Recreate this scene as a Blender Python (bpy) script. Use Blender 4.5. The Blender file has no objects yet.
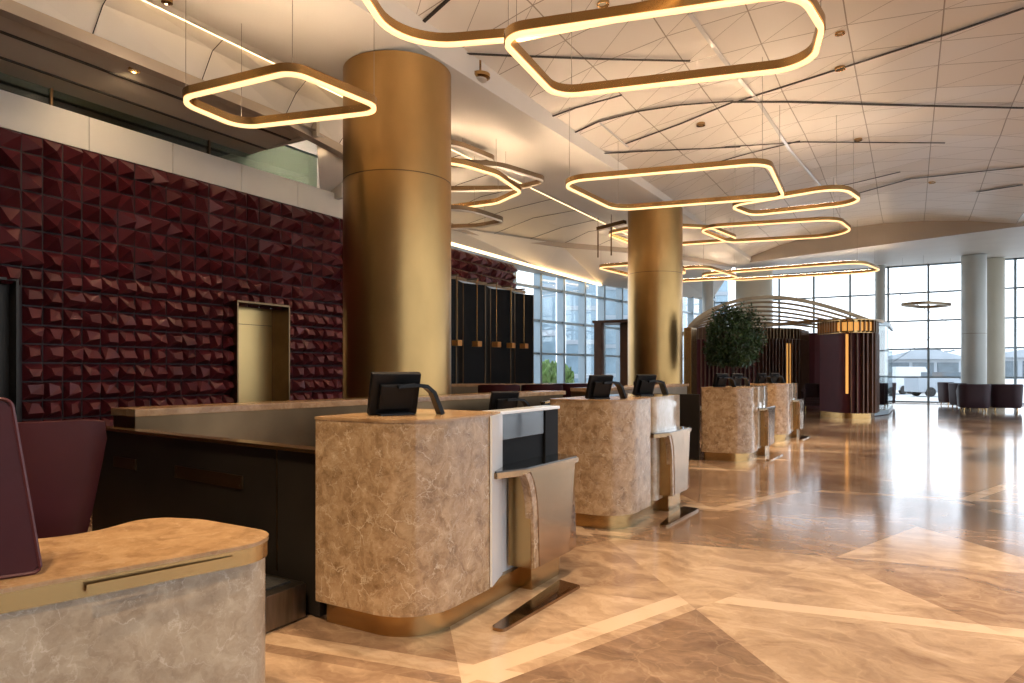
import bpy, bmesh, math, random
from mathutils import Vector, Matrix
random.seed(7)
S = bpy.context.scene
COL = S.collection
PI = math.pi

# ------------------------------------------------------------------ camera
F_PX, HORIZON, EYE = 680.0, 371.5, 1.4
YAW = math.atan((910 - 512) / F_PX)
SN, CS = math.sin(YAW), math.cos(YAW)
cd = bpy.data.cameras.new('camera')
cam = bpy.data.objects.new('camera', cd)
COL.objects.link(cam)
cam.location = (0, 0, EYE)
cam.rotation_euler = (PI / 2, 0, YAW)
cd.sensor_width = 36
cd.lens = 36 * F_PX / 1024
cd.shift_y = (HORIZON - 341.5) / 1024
cd.clip_end = 600
S.camera = cam

# ------------------------------------------------------------------ world, exposure
w = bpy.data.worlds.new('sky'); S.world = w
w.use_nodes = True
nt = w.node_tree
bg = nt.nodes['Background']
tc = nt.nodes.new('ShaderNodeTexCoord')
sep = nt.nodes.new('ShaderNodeSeparateXYZ')
rmp = nt.nodes.new('ShaderNodeValToRGB')
nt.links.new(tc.outputs['Generated'], sep.inputs[0])
nt.links.new(sep.outputs['Z'], rmp.inputs[0])
rmp.color_ramp.elements[0].position = 0.0
rmp.color_ramp.elements[0].color = (0.86, 0.89, 0.93, 1)
rmp.color_ramp.elements[1].position = 0.55
rmp.color_ramp.elements[1].color = (0.62, 0.76, 0.95, 1)
nt.links.new(rmp.outputs[0], bg.inputs['Color'])
bg.inputs['Strength'].default_value = 2.0
S.view_settings.view_transform = 'Standard'
S.view_settings.look = 'None'
S.view_settings.exposure = 0.8
S.view_settings.gamma = 1.0
S.view_settings.use_curve_mapping = False
S.cycles.max_bounces = 8
S.cycles.diffuse_bounces = 4
S.cycles.glossy_bounces = 4
S.cycles.transparent_max_bounces = 16
S.cycles.sample_clamp_indirect = 4.0
S.cycles.use_denoising = True
S.cycles.caustics_reflective = False
S.cycles.caustics_refractive = False

SPOT_W = 520.0
sl = bpy.data.lights.new('sun', 'SUN'); sl.energy = 2.5; sl.angle = math.radians(8); sl.color = (1.0, 0.95, 0.88)
so = bpy.data.objects.new('sun', sl); COL.objects.link(so); so.location = (0, 60, 60)
so.rotation_euler = Vector((0.05, -0.45, -0.89)).to_track_quat('-Z', 'Y').to_euler()


def spot(x, y, z, watts, deg=70, blend=0.6, col=(1.0, 0.72, 0.42), size=0.06, aim=None):
    l = bpy.data.lights.new('spot_beam', 'SPOT')
    l.energy = watts; l.spot_size = math.radians(deg); l.spot_blend = blend
    l.color = col; l.shadow_soft_size = size
    o = bpy.data.objects.new('spot_beam', l); COL.objects.link(o)
    o.location = (x, y, z)
    if aim:
        d = Vector(aim) - Vector((x, y, z))
        o.rotation_euler = d.to_track_quat('-Z', 'Y').to_euler()
    return o


# ------------------------------------------------------------------ sight lines: where a point of the place stands
def ray(u, v):
    a = (u - 512) / F_PX; b = (HORIZON - v) / F_PX
    return Vector((-SN + a * CS, CS + a * SN, b))


def at_h(u, v, h):
    d = ray(u, v); t = (h - EYE) / d.z
    return Vector((d.x * t, d.y * t, h))


# ------------------------------------------------------------------ materials
def mat(name):
    m = bpy.data.materials.new(name); m.use_nodes = True
    return m, m.node_tree, m.node_tree.nodes['Principled BSDF']


def plain(name, col, rough=0.5, metal=0.0, noise=0.0, scale=6.0, coat=0.0, bump=0.0, stretch=None):
    m, t, b = mat(name)
    b.inputs['Base Color'].default_value = (*col, 1)
    b.inputs['Roughness'].default_value = rough
    b.inputs['Metallic'].default_value = metal
    if coat:
        b.inputs['Coat Weight'].default_value = coat
        b.inputs['Coat Roughness'].default_value = 0.08
    if noise or bump:
        c = t.nodes.new('ShaderNodeTexCoord')
        n = t.nodes.new('ShaderNodeTexNoise'); n.inputs['Scale'].default_value = scale
        n.inputs['Detail'].default_value = 5
        src = c.outputs['Object']
        if stretch:
            mp = t.nodes.new('ShaderNodeMapping'); mp.inputs['Scale'].default_value = stretch
            t.links.new(src, mp.inputs[0]); src = mp.outputs[0]
        t.links.new(src, n.inputs['Vector'])
        if noise:
            r = t.nodes.new('ShaderNodeValToRGB')
            r.color_ramp.elements[0].position = 0.3; r.color_ramp.elements[1].position = 0.7
            r.color_ramp.elements[0].color = (*[x * (1 - noise) for x in col], 1)
            r.color_ramp.elements[1].color = (*[min(1, x * (1 + noise)) for x in col], 1)
            t.links.new(n.outputs['Fac'], r.inputs[0])
            t.links.new(r.outputs[0], b.inputs['Base Color'])
        if bump:
            bp = t.nodes.new('ShaderNodeBump'); bp.inputs['Strength'].default_value = bump
            bp.inputs['Distance'].default_value = 0.02
            t.links.new(n.outputs['Fac'], bp.inputs['Height'])
            t.links.new(bp.outputs[0], b.inputs['Normal'])
    return m


def glow(name, col, strength):
    m, t, b = mat(name)
    b.inputs['Base Color'].default_value = (*col, 1)
    b.inputs['Emission Color'].default_value = (*col, 1)
    b.inputs['Emission Strength'].default_value = strength
    return m


def marble(name, dark, mid, light, vein, scale=1.0, rough=0.12, vein_amt=0.75):
    m, t, b = mat(name)
    N, L = t.nodes, t.links
    c = N.new('ShaderNodeTexCoord')
    oi = N.new('ShaderNodeObjectInfo')
    off = N.new('ShaderNodeVectorMath'); off.operation = 'ADD'
    L.new(c.outputs['Object'], off.inputs[0]); L.new(oi.outputs['Location'], off.inputs[1])
    n0 = N.new('ShaderNodeTexNoise'); n0.inputs['Scale'].default_value = 3.4 * scale; n0.inputs['Detail'].default_value = 9; n0.inputs['Roughness'].default_value = 0.6
    L.new(off.outputs[0], n0.inputs['Vector'])
    sc = N.new('ShaderNodeVectorMath'); sc.operation = 'SCALE'; sc.inputs['Scale'].default_value = 0.45 / scale
    L.new(n0.outputs['Color'], sc.inputs[0])
    ad = N.new('ShaderNodeVectorMath'); ad.operation = 'ADD'
    L.new(off.outputs[0], ad.inputs[0]); L.new(sc.outputs[0], ad.inputs[1])
    n1 = N.new('ShaderNodeTexNoise'); n1.inputs['Scale'].default_value = 5.0 * scale; n1.inputs['Detail'].default_value = 9
    n1.inputs['Roughness'].default_value = 0.65
    L.new(ad.outputs[0], n1.inputs['Vector'])
    r = N.new('ShaderNodeValToRGB')
    e = r.color_ramp.elements
    e[0].position = 0.32; e[0].color = (*dark, 1)
    e[1].position = 0.68; e[1].color = (*light, 1)
    k = e.new(0.5); k.color = (*mid, 1)
    L.new(n1.outputs['Fac'], r.inputs[0])
    cur = r.outputs[0]
    for s, wd, am in ((4.0, 0.035, vein_amt), (9.0, 0.03, vein_amt * 0.7), (2.0, 0.012, vein_amt * 0.5)):
        v = N.new('ShaderNodeTexVoronoi'); v.feature = 'DISTANCE_TO_EDGE'; v.inputs['Scale'].default_value = s * scale
        L.new(ad.outputs[0], v.inputs['Vector'])
        mr = N.new('ShaderNodeMapRange')
        mr.inputs['From Min'].default_value = 0.0; mr.inputs['From Max'].default_value = wd
        mr.inputs['To Min'].default_value = 1; mr.inputs['To Max'].default_value = 0
        L.new(v.outputs['Distance'], mr.inputs['Value'])
        n2 = N.new('ShaderNodeTexNoise'); n2.inputs['Scale'].default_value = 3.0 * scale + s
        n2.inputs['Detail'].default_value = 3
        L.new(off.outputs[0], n2.inputs['Vector'])
        m2 = N.new('ShaderNodeMapRange')
        m2.inputs['From Min'].default_value = 0.42; m2.inputs['From Max'].default_value = 0.66
        L.new(n2.outputs['Fac'], m2.inputs['Value'])
        mu = N.new('ShaderNodeMath'); mu.operation = 'MULTIPLY'
        L.new(mr.outputs[0], mu.inputs[0]); L.new(m2.outputs[0], mu.inputs[1])
        mv = N.new('ShaderNodeMath'); mv.operation = 'MULTIPLY'; mv.inputs[1].default_value = am
        L.new(mu.outputs[0], mv.inputs[0])
        mx = N.new('ShaderNodeMix'); mx.data_type = 'RGBA'
        L.new(mv.outputs[0], mx.inputs['Factor'])
        L.new(cur, mx.inputs[6]); mx.inputs[7].default_value = (*vein, 1)
        cur = mx.outputs[2]
    L.new(cur, b.inputs['Base Color'])
    b.inputs['Roughness'].default_value = rough
    return m


def floor_material():
    m, t, b = mat('polished_marble_floor')
    N, L = t.nodes, t.links
    c = N.new('ShaderNodeTexCoord')

    def math_(op, a, bb=None):
        n = N.new('ShaderNodeMath'); n.operation = op
        for i, x in enumerate((a, bb)):
            if x is None: continue
            if isinstance(x, (int, float)): n.inputs[i].default_value = x
            else: L.new(x, n.inputs[i])
        return n.outputs[0]
    ds, cells = [], []
    for deg, s, o in ((10, 1.45, 0.1), (70, 1.45, 0.35), (130, 1.45, 0.2)):
        a = math.radians(deg + 90)
        d = N.new('ShaderNodeVectorMath'); d.operation = 'DOT_PRODUCT'
        L.new(c.outputs['Object'], d.inputs[0]); d.inputs[1].default_value = (math.cos(a) / s, math.sin(a) / s, 0)
        q = math_('ADD', d.outputs['Value'], 40 + o)
        ds.append(q); cells.append(math_('FLOOR', q))
    cx = N.new('ShaderNodeCombineXYZ')
    for i in range(3): L.new(cells[i], cx.inputs[i])
    wn = N.new('ShaderNodeTexWhiteNoise'); wn.noise_dimensions = '3D'
    L.new(cx.outputs[0], wn.inputs['Vector'])
    # inlaid bands beside some joints
    band = None
    for i, thr in ((0, 0.5), (1, 0.85), (2, 0.8)):
        fr = math_('FRACT', ds[i])
        inb = math_('MULTIPLY', math_('GREATER_THAN', fr, 0.06), math_('LESS_THAN', fr, 0.155))
        w1 = N.new('ShaderNodeTexWhiteNoise'); w1.noise_dimensions = '2D'
        c2 = N.new('ShaderNodeCombineXYZ'); L.new(cells[i], c2.inputs[0]); L.new(cells[(i + 1) % 3], c2.inputs[1])
        L.new(c2.outputs[0], w1.inputs['Vector'])
        on = math_('GREATER_THAN', w1.outputs['Value'], thr)
        bb = math_('MULTIPLY', inb, on)
        band = bb if band is None else math_('MAXIMUM', band, bb)
    # veined stone
    n0 = N.new('ShaderNodeTexNoise'); n0.inputs['Scale'].default_value = 1.6; n0.inputs['Detail'].default_value = 6
    addv = N.new('ShaderNodeVectorMath'); addv.operation = 'ADD'
    scv = N.new('ShaderNodeVectorMath'); scv.operation = 'SCALE'; scv.inputs['Scale'].default_value = 9
    L.new(wn.outputs['Color'], scv.inputs[0])
    L.new(c.outputs['Object'], addv.inputs[0]); L.new(scv.outputs[0], addv.inputs[1])
    L.new(addv.outputs[0], n0.inputs['Vector'])
    dsp = N.new('ShaderNodeVectorMath'); dsp.operation = 'SCALE'; dsp.inputs['Scale'].default_value = 0.9
    L.new(n0.outputs['Color'], dsp.inputs[0])
    ad = N.new('ShaderNodeVectorMath'); ad.operation = 'ADD'
    L.new(addv.outputs[0], ad.inputs[0]); L.new(dsp.outputs[0], ad.inputs[1])
    mp = N.new('ShaderNodeMapping'); mp.inputs['Scale'].default_value = (1, 2.4, 1); mp.inputs['Rotation'].default_value = (0, 0, 0.5)
    L.new(ad.outputs[0], mp.inputs[0])
    n1 = N.new('ShaderNodeTexNoise'); n1.inputs['Scale'].default_value = 2.4; n1.inputs['Detail'].default_value = 10
    n1.inputs['Roughness'].default_value = 0.62
    L.new(mp.outputs[0], n1.inputs['Vector'])
    tone = math_('ADD', math_('MULTIPLY', wn.outputs['Value'], 0.5), math_('MULTIPLY', math_('SUBTRACT', n1.outputs['Fac'], 0.5), 1.5))
    tone = math_('ADD', tone, math_('MULTIPLY', band, 0.4))
    tone = math_('ADD', tone, 0.16)
    r = N.new('ShaderNodeValToRGB')
    e = r.color_ramp.elements
    e[0].position = 0.0; e[0].color = (0.125, 0.072, 0.044, 1)
    e[1].position = 1.0; e[1].color = (0.52, 0.375, 0.25, 1)
    k = e.new(0.35); k.color = (0.23, 0.14, 0.085, 1)
    k = e.new(0.65); k.color = (0.36, 0.24, 0.148, 1)
    L.new(tone, r.inputs[0])
    cur = r.outputs[0]
    for s, wd, am in ((3.0, 0.03, 0.25), (1.3, 0.012, 0.35)):
        v = N.new('ShaderNodeTexVoronoi'); v.feature = 'DISTANCE_TO_EDGE'; v.inputs['Scale'].default_value = s
        L.new(ad.outputs[0], v.inputs['Vector'])
        mr = N.new('ShaderNodeMapRange'); mr.inputs['From Max'].default_value = wd
        mr.inputs['To Min'].default_value = am; mr.inputs['To Max'].default_value = 0
        L.new(v.outputs['Distance'], mr.inputs['Value'])
        mm = math_('MULTIPLY', mr.outputs[0], n0.outputs['Fac'])
        mx = N.new('ShaderNodeMix'); mx.data_type = 'RGBA'
        L.new(mm, mx.inputs['Factor']); L.new(cur, mx.inputs[6]); mx.inputs[7].default_value = (0.52, 0.37, 0.23, 1)
        cur = mx.outputs[2]
    L.new(cur, b.inputs['Base Color'])
    b.inputs['Roughness'].default_value = 0.13
    n3 = N.new('ShaderNodeTexNoise'); n3.inputs['Scale'].default_value = 1.1; n3.inputs['Detail'].default_value = 4
    L.new(c.outputs['Object'], n3.inputs['Vector'])
    rr = N.new('ShaderNodeMapRange'); rr.inputs['To Min'].default_value = 0.07; rr.inputs['To Max'].default_value = 0.17
    L.new(n3.outputs['Fac'], rr.inputs['Value']); L.new(rr.outputs[0], b.inputs['Roughness'])
    b.inputs['IOR'].default_value = 1.52
    bp = N.new('ShaderNodeBump'); bp.inputs['Strength'].default_value = 0.05; bp.inputs['Distance'].default_value = 0.01
    n4 = N.new('ShaderNodeTexNoise'); n4.inputs['Scale'].default_value = 2.0
    L.new(c.outputs['Object'], n4.inputs['Vector'])
    L.new(n4.outputs['Fac'], bp.inputs['Height']); L.new(bp.outputs[0], b.inputs['Normal'])
    return m


def canopy_material():
    """off-white metal panels: seams run on the panel grid kept in the UV layer"""
    m, t, b = mat('ceiling_panels')
    N, L = t.nodes, t.links
    uv = N.new('ShaderNodeUVMap'); uv.uv_map = 'UVMap'
    sp = N.new('ShaderNodeSeparateXYZ'); L.new(uv.outputs[0], sp.inputs[0])

    def M(op, a, bb=None):
        n = N.new('ShaderNodeMath'); n.operation = op
        for i, x in enumerate((a, bb)):
            if x is None: continue
            if isinstance(x, (int, float)): n.inputs[i].default_value = x
            else: L.new(x, n.inputs[i])
        return n.outputs[0]
    seam = None
    for src, wd in ((sp.outputs['X'], 0.008), (sp.outputs['Y'], 0.009), (M('ADD', sp.outputs['X'], sp.outputs['Y']), 0.006)):
        f = M('FRACT', M('ADD', src, 100.0))
        d = M('MINIMUM', f, M('SUBTRACT', 1.0, f))
        s = M('LESS_THAN', d, wd)
        seam = s if seam is None else M('MAXIMUM', seam, s)
    mx = N.new('ShaderNodeMix'); mx.data_type = 'RGBA'
    L.new(seam, mx.inputs['Factor'])
    mx.inputs[6].default_value = (0.82, 0.765, 0.70, 1)
    mx.inputs[7].default_value = (0.36, 0.30, 0.24, 1)
    L.new(mx.outputs[2], b.inputs['Base Color'])
    b.inputs['Roughness'].default_value = 0.38
    return m


def glass_material(name, tint=(0.93, 0.97, 0.98), refl=0.10):
    m, t, b = mat(name)
    N, L = t.nodes, t.links
    tr = N.new('ShaderNodeBsdfTransparent'); tr.inputs[0].default_value = (*tint, 1)
    gl = N.new('ShaderNodeBsdfGlossy'); gl.inputs['Roughness'].default_value = 0.03
    gl.inputs['Color'].default_value = (0.9, 0.95, 0.97, 1)
    lw = N.new('ShaderNodeLayerWeight'); lw.inputs['Blend'].default_value = 0.5
    pw = N.new('ShaderNodeMath'); pw.operation = 'POWER'; pw.inputs[1].default_value = 4.0
    L.new(lw.outputs['Facing'], pw.inputs[0])
    mr = N.new('ShaderNodeMapRange'); mr.inputs['To Min'].default_value = refl * 0.4; mr.inputs['To Max'].default_value = 0.55
    L.new(pw.outputs[0], mr.inputs['Value'])
    mx = N.new('ShaderNodeMixShader')
    L.new(mr.outputs[0], mx.inputs[0]); L.new(tr.outputs[0], mx.inputs[1]); L.new(gl.outputs[0], mx.inputs[2])
    L.new(mx.outputs[0], N['Material Output'].inputs['Surface'])
    return m


MARBLE = marble('brown_veined_marble', (0.20, 0.115, 0.055), (0.36, 0.23, 0.125), (0.50, 0.345, 0.205), (0.80, 0.66, 0.48), 2.3, 0.08, 0.62)
MARBLE_POL = marble('polished_marble_glare', (0.34, 0.25, 0.17), (0.46, 0.36, 0.26), (0.56, 0.46, 0.36), (0.78, 0.7, 0.58), 2.3, 0.03, 0.4)  # polished counter marble, paled in colour for the window reflections on it
MARBLE_POL.node_tree.nodes['Principled BSDF'].inputs['Coat Weight'].default_value = 0.6
MARBLE_DESK = marble('brown_marble_desk_light', (0.30, 0.22, 0.145), (0.42, 0.325, 0.225), (0.52, 0.42, 0.30), (0.66, 0.56, 0.44), 2.1, 0.2)  # counter marble again, the different light on the desk put into its colour
MARBLE_TOP = marble('honey_marble_top', (0.25, 0.14, 0.065), (0.36, 0.215, 0.105), (0.45, 0.285, 0.15), (0.58, 0.43, 0.28), 1.6, 0.22, 0.35)
FLOOR = floor_material()
CANOPY = canopy_material()
DOOR_BRASS = plain('satin_brass', (0.66, 0.45, 0.19), 0.40, 1.0, 0.06, 1.0)
BRASS = plain('brushed_brass', (0.46, 0.285, 0.115), 0.26, 1.0, 0.06, 2.0)
BRASS_COL = plain('column_brass_cladding', (0.43, 0.262, 0.10), 0.34, 1.0, 0.16, 1.3, stretch=(1, 1, 0.6))
BRONZE = plain('dark_bronze', (0.15, 0.095, 0.05), 0.32, 1.0, 0.2, 3.0)
BRONZE_MID = plain('bronze_panel', (0.20, 0.14, 0.085), 0.36, 1.0, 0.2, 2.0)
BRONZE_GLOSS = plain('polished_bronze', (0.34, 0.215, 0.115), 0.13, 1.0, 0.1, 3.0)
DARK_STEEL = plain('blackened_steel', (0.022, 0.017, 0.013), 0.4, 0.4, 0.3, 2.0)
STEP_STEEL = plain('brushed_dark_steel', (0.24, 0.205, 0.17), 0.3, 1.0, 0.25, 3.0, stretch=(1, 8, 1))
RUBBER = plain('black_rubber_belt', (0.012, 0.011, 0.010), 0.6, 0, 0, bump=0.3, scale=60)
BLACK_MATT = plain('black_lacquer', (0.004, 0.0035, 0.0035), 0.6, 0, 0.1, 3)
BLACK_MATT.node_tree.nodes['Principled BSDF'].inputs['Specular IOR Level'].default_value = 0.15
BLACK = plain('black_plastic', (0.004, 0.004, 0.0045), 0.42, 0, bump=0.05, scale=90)
BLACK.node_tree.nodes['Principled BSDF'].inputs['Specular IOR Level'].default_value = 0.25
BLACK_GLASS = plain('black_screen_glass', (0.006, 0.007, 0.009), 0.04, 0, coat=0.5)
TILE = plain('burgundy_glazed_tile', (0.095, 0.012, 0.016), 0.36, 0.15, 0.25, 1.5)
LEATHER = plain('burgundy_leather', (0.045, 0.006, 0.008), 0.48, 0, 0.15, 4.0, bump=0.12)
LEATHER.node_tree.nodes['Principled BSDF'].inputs['Specular IOR Level'].default_value = 0.28
LEATHER_L = plain('burgundy_piping', (0.075, 0.016, 0.02), 0.4, 0, bump=0.1, scale=80)
SEAT_L = plain('plum_leather', (0.032, 0.008, 0.013), 0.55, 0, 0.15, 4.0, bump=0.1)
WHITE = plain('white_painted_panel', (0.66, 0.62, 0.56), 0.45, 0, 0.03, 2.0)
WHITE_GLOSS = plain('white_glass', (0.74, 0.74, 0.74), 0.1, 0, 0.02, 2.0)
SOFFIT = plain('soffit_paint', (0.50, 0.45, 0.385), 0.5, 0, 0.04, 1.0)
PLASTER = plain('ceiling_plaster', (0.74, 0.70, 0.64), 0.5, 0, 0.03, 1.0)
TAUPE = plain('taupe_fascia', (0.40, 0.33, 0.26), 0.5, 0, 0.05, 1.0)
SLOT = plain('dark_slot', (0.03, 0.022, 0.016), 0.6, 0, 0.1, 3)
DARKROOM = plain('dark_recess', (0.03, 0.026, 0.022), 0.7, 0, 0.1, 2)
ALU = plain('blue_grey_aluminium', (0.25, 0.31, 0.35), 0.35, 0.5, 0.05, 2)
GREY_COL = plain('grey_painted_column', (0.44, 0.45, 0.42), 0.35, 0.1, 0.04, 1)
CREAM_COL = plain('cream_painted_column', (0.55, 0.52, 0.42), 0.4, 0, 0.04, 1)
GLASS = glass_material('clear_glass', (0.96, 0.98, 0.99))
GLASS_G = glass_material('green_tinted_glass', (0.62, 0.70, 0.62), 0.3)
GLASS_K = glass_material('grey_pavilion_glass', (0.62, 0.66, 0.66), 0.3)
LED = glow('warm_led_diffuser', (1.0, 0.66, 0.30), 1.05)
LED_UP = glow('added_uplight_glow', (1.0, 0.72, 0.47), 34.0)  # glow for the strips added on the loops to brighten the ceiling
LED_FAR = glow('warm_led_diffuser_soft', (1.0, 0.62, 0.27), 0.95)
COVE = glow('warm_cove_led', (1.0, 0.68, 0.34), 3.2)
LED_OFF = plain('unlit_diffuser', (0.72, 0.68, 0.6), 0.5, 0, 0.03, 3)
GOLD_GLOW = glow('amber_lit_panel', (1.0, 0.48, 0.12), 0.36)
SCREEN_ON = glow('screen_image', (0.55, 0.7, 0.74), 0.5)
PANEL_WINE = plain('wine_red_panel', (0.06, 0.009, 0.013), 0.55, 0, 0.1, 3)
PANEL_WINE.node_tree.nodes['Principled BSDF'].inputs['Specular IOR Level'].default_value = 0.25
SLATWOOD = plain('dark_bronze_slat', (0.11, 0.055, 0.033), 0.4, 0.3, 0.2, 5)
WOODBR = plain('brown_wood_veneer', (0.14, 0.06, 0.025), 0.35, 0, 0.25, 4, stretch=(1, 1, 0.1))
LEAF = plain('dark_green_leaf', (0.024, 0.058, 0.016), 0.45, 0, 0.4, 3)
BARK = plain('brown_bark', (0.06, 0.04, 0.025), 0.8, 0, 0.3, 12)
POT = plain('dark_planter', (0.03, 0.026, 0.022), 0.4, 0, 0.1, 4)
CABLE = plain('steel_cable', (0.30, 0.26, 0.21), 0.4, 0.6, 0.05, 3)
TARMAC = plain('airport_apron', (0.36, 0.365, 0.36), 0.8, 0, 0.1, 0.2)
HANGAR = plain('pale_hangar_cladding', (0.36, 0.38, 0.40), 0.6, 0, 0.08, 0.3)
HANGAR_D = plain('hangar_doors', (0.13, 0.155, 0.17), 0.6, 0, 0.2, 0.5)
VANW = plain('white_vehicle_paint', (0.62, 0.62, 0.61), 0.3, 0, 0.03, 1)
TYRE = plain('tyre_rubber', (0.02, 0.02, 0.02), 0.8, 0, 0.1, 5)
ORANGE = plain('orange_vehicle_paint', (0.65, 0.30, 0.12), 0.4, 0, 0.05, 1)
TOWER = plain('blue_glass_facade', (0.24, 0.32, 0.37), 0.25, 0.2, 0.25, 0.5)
HEDGE = plain('hedge_green', (0.16, 0.24, 0.07), 0.8, 0, 0.5, 3)


# ------------------------------------------------------------------ mesh helpers
def link(name, bm, m, parent=None, smooth=False, angle=35):
    me = bpy.data.meshes.new(name)
    bmesh.ops.recalc_face_normals(bm, faces=bm.faces)
    bm.to_mesh(me); bm.free()
    for x in (m if isinstance(m, (list, tuple)) else [m]): me.materials.append(x)
    o = bpy.data.objects.new(name, me); COL.objects.link(o)
    if smooth:
        for p in me.polygons: p.use_smooth = True
        try: me.set_sharp_from_angle(angle=math.radians(angle))
        except Exception: pass
    if parent: o.parent = parent
    return o


def tag(o, label=None, cat=None, group=None, kind=None):
    if label: o['label'] = label
    if cat: o['category'] = cat
    if group: o['group'] = group
    if kind: o['kind'] = kind
    return o


def thing(name, loc, label, cat, group=None, rz=0.0, kind=None):
    o = bpy.data.objects.new(name, None); COL.objects.link(o)
    o.location = loc; o.rotation_euler = (0, 0, rz); o.empty_display_size = 0.1
    return tag(o, label, cat, group, kind)


def copy_tree(o, parent=None):
    c = o.copy(); COL.objects.link(c)
    if parent: c.parent = parent
    for ch in list(o.children): copy_tree(ch, c)
    return c


def box(bm, c, s, rz=0.0, bev=0.0, rx=0.0, ry=0.0):
    r = bmesh.ops.create_cube(bm, size=1)
    vs = r['verts']
    M = Matrix.Translation(Vector(c)) @ Matrix.Rotation(rz, 4, 'Z') @ Matrix.Rotation(ry, 4, 'Y') @ Matrix.Rotation(rx, 4, 'X') @ Matrix.Diagonal((*s, 1))
    bmesh.ops.transform(bm, matrix=M, verts=vs)
    if bev:
        es = list({e for v in vs for e in v.link_edges})
        bmesh.ops.bevel(bm, geom=es, offset=bev, segments=2, profile=0.7, affect='EDGES')
    return bm


def BM(): return bmesh.new()


def prism(bm, pts, z0, z1):
    b = [bm.verts.new((p[0], p[1], z0)) for p in pts]
    t = [bm.verts.new((p[0], p[1], z1)) for p in pts]
    n = len(pts)
    bm.faces.new(b[::-1]); bm.faces.new(t)
    for i in range(n): bm.faces.new((b[i], b[(i + 1) % n], t[(i + 1) % n], t[i]))
    return bm


def loft(bm, rings, close=True, caps=True):
    R = [[bm.verts.new(p) for p in r] for r in rings]
    n = len(R[0])
    for a, b in zip(R[:-1], R[1:]):
        for i in range(n if close else n - 1):
            bm.faces.new((a[i], a[(i + 1) % n], b[(i + 1) % n], b[i]))
    if caps and close:
        bm.faces.new(R[0][::-1]); bm.faces.new(R[-1])
    return bm


def lathe(bm, prof, cx=0, cy=0, n=48):
    rings = [[(cx + r * math.cos(2 * PI * k / n), cy + r * math.sin(2 * PI * k / n), z) for k in range(n)] for r, z in prof]
    return loft(bm, rings)


def tube(bm, pts, r, n=6, rect=None):
    """tube (or rectangular bar when rect=(w,h)) along a polyline"""
    pts = [Vector(p) for p in pts]
    rings = []
    for i, p in enumerate(pts):
        d = (pts[min(i + 1, len(pts) - 1)] - pts[max(i - 1, 0)]).normalized()
        up = Vector((0, 0, 1)) if abs(d.z) < 0.95 else Vector((1, 0, 0))
        s = d.cross(up).normalized(); q = s.cross(d).normalized()
        if rect:
            a, b = rect[0] / 2, rect[1] / 2
            rings.append([p + s * x + q * y for x, y in ((-a, -b), (a, -b), (a, b), (-a, b))])
        else:
            rr = r[i] if isinstance(r, (list, tuple)) else r
            rings.append([p + s * rr * math.cos(2 * PI * k / n) + q * rr * math.sin(2 * PI * k / n) for k in range(n)])
    return loft(bm, rings)


def fillet(pts, rad, seg=8):
    out = []
    n = len(pts)
    for i in range(n):
        r = rad[i] if isinstance(rad, (list, tuple)) else rad
        p = Vector(pts[i][:2]); a = Vector(pts[i - 1][:2]); b = Vector(pts[(i + 1) % n][:2])
        if r <= 0: out.append((p.x, p.y)); continue
        u = (a - p); v = (b - p)
        lu, lv = u.length, v.length
        u.normalize(); v.normalize()
        ang = math.acos(max(-1, min(1, u.dot(v))))
        d = min(r / math.tan(ang / 2), lu * 0.49, lv * 0.49)
        rr = d * math.tan(ang / 2)
        bis = (u + v).normalized()
        c = p + bis * (rr / math.sin(ang / 2))
        s = p + u * d - c; e = p + v * d - c
        a0 = math.atan2(s.y, s.x); a1 = math.atan2(e.y, e.x)
        da = (a1 - a0 + PI) % (2 * PI) - PI
        for k in range(seg + 1):
            t = a0 + da * k / seg
            out.append((c.x + rr * math.cos(t), c.y + rr * math.sin(t)))
    return out


def offset_loop(pts, d):
    n = len(pts); out = []
    area = sum(pts[i][0] * pts[(i + 1) % n][1] - pts[(i + 1) % n][0] * pts[i][1] for i in range(n))
    sg = 1 if area > 0 else -1
    for i in range(n):
        p = Vector(pts[i]); a = Vector(pts[i - 1]); b = Vector(pts[(i + 1) % n])
        t = ((p - a).normalized() + (b - p).normalized())
        t = t.normalized() if t.length > 1e-6 else (b - p).normalized()
        nn = Vector((t.y, -t.x)) * sg
        out.append((p.x + nn.x * d, p.y + nn.y * d))
    return out


def loop_bar(bm, pts, w, z0, z1):
    """closed rectangular band: a loop in plan with width w"""
    o, i = offset_loop(pts, w / 2), offset_loop(pts, -w / 2)
    n = len(pts)
    rows = [[bm.verts.new((q[0], q[1], z)) for q in lp] for lp, z in ((o, z0), (o, z1), (i, z1), (i, z0))]
    for a in range(4):
        A, B = rows[a], rows[(a + 1) % 4]
        for k in range(n): bm.faces.new((A[k], A[(k + 1) % n], B[(k + 1) % n], B[k]))
    return bm


def wall_path(bm, pts, thick, z0, z1):
    """open wall of given thickness along a plan polyline"""
    n = len(pts); L, R = [], []
    for i in range(n):
        a = Vector(pts[max(i - 1, 0)]); b = Vector(pts[min(i + 1, n - 1)])
        t = (b - a).normalized(); nn = Vector((t.y, -t.x))
        L.append(Vector(pts[i]) + nn * thick / 2); R.append(Vector(pts[i]) - nn * thick / 2)
    return prism(bm, [(p.x, p.y) for p in L] + [(p.x, p.y) for p in reversed(R)], z0, z1)


def quad(bm, *p):
    bm.faces.new([bm.verts.new(q) for q in p]); return bm


# =================================================================== SETTING
Z_COL = 5.8
EDGE = [(-6.2, 28.6), (2.7, 25.5), (15.2, 25.5)]          # where the panelled canopy ends and the low ceiling starts


def edge_y(x):
    for (x0, y0), (x1, y1) in zip(EDGE[:-1], EDGE[1:]):
        if x <= x1: return y0 + (y1 - y0) * (max(x, x0) - x0) / (x1 - x0)
    return EDGE[-1][1]


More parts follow.
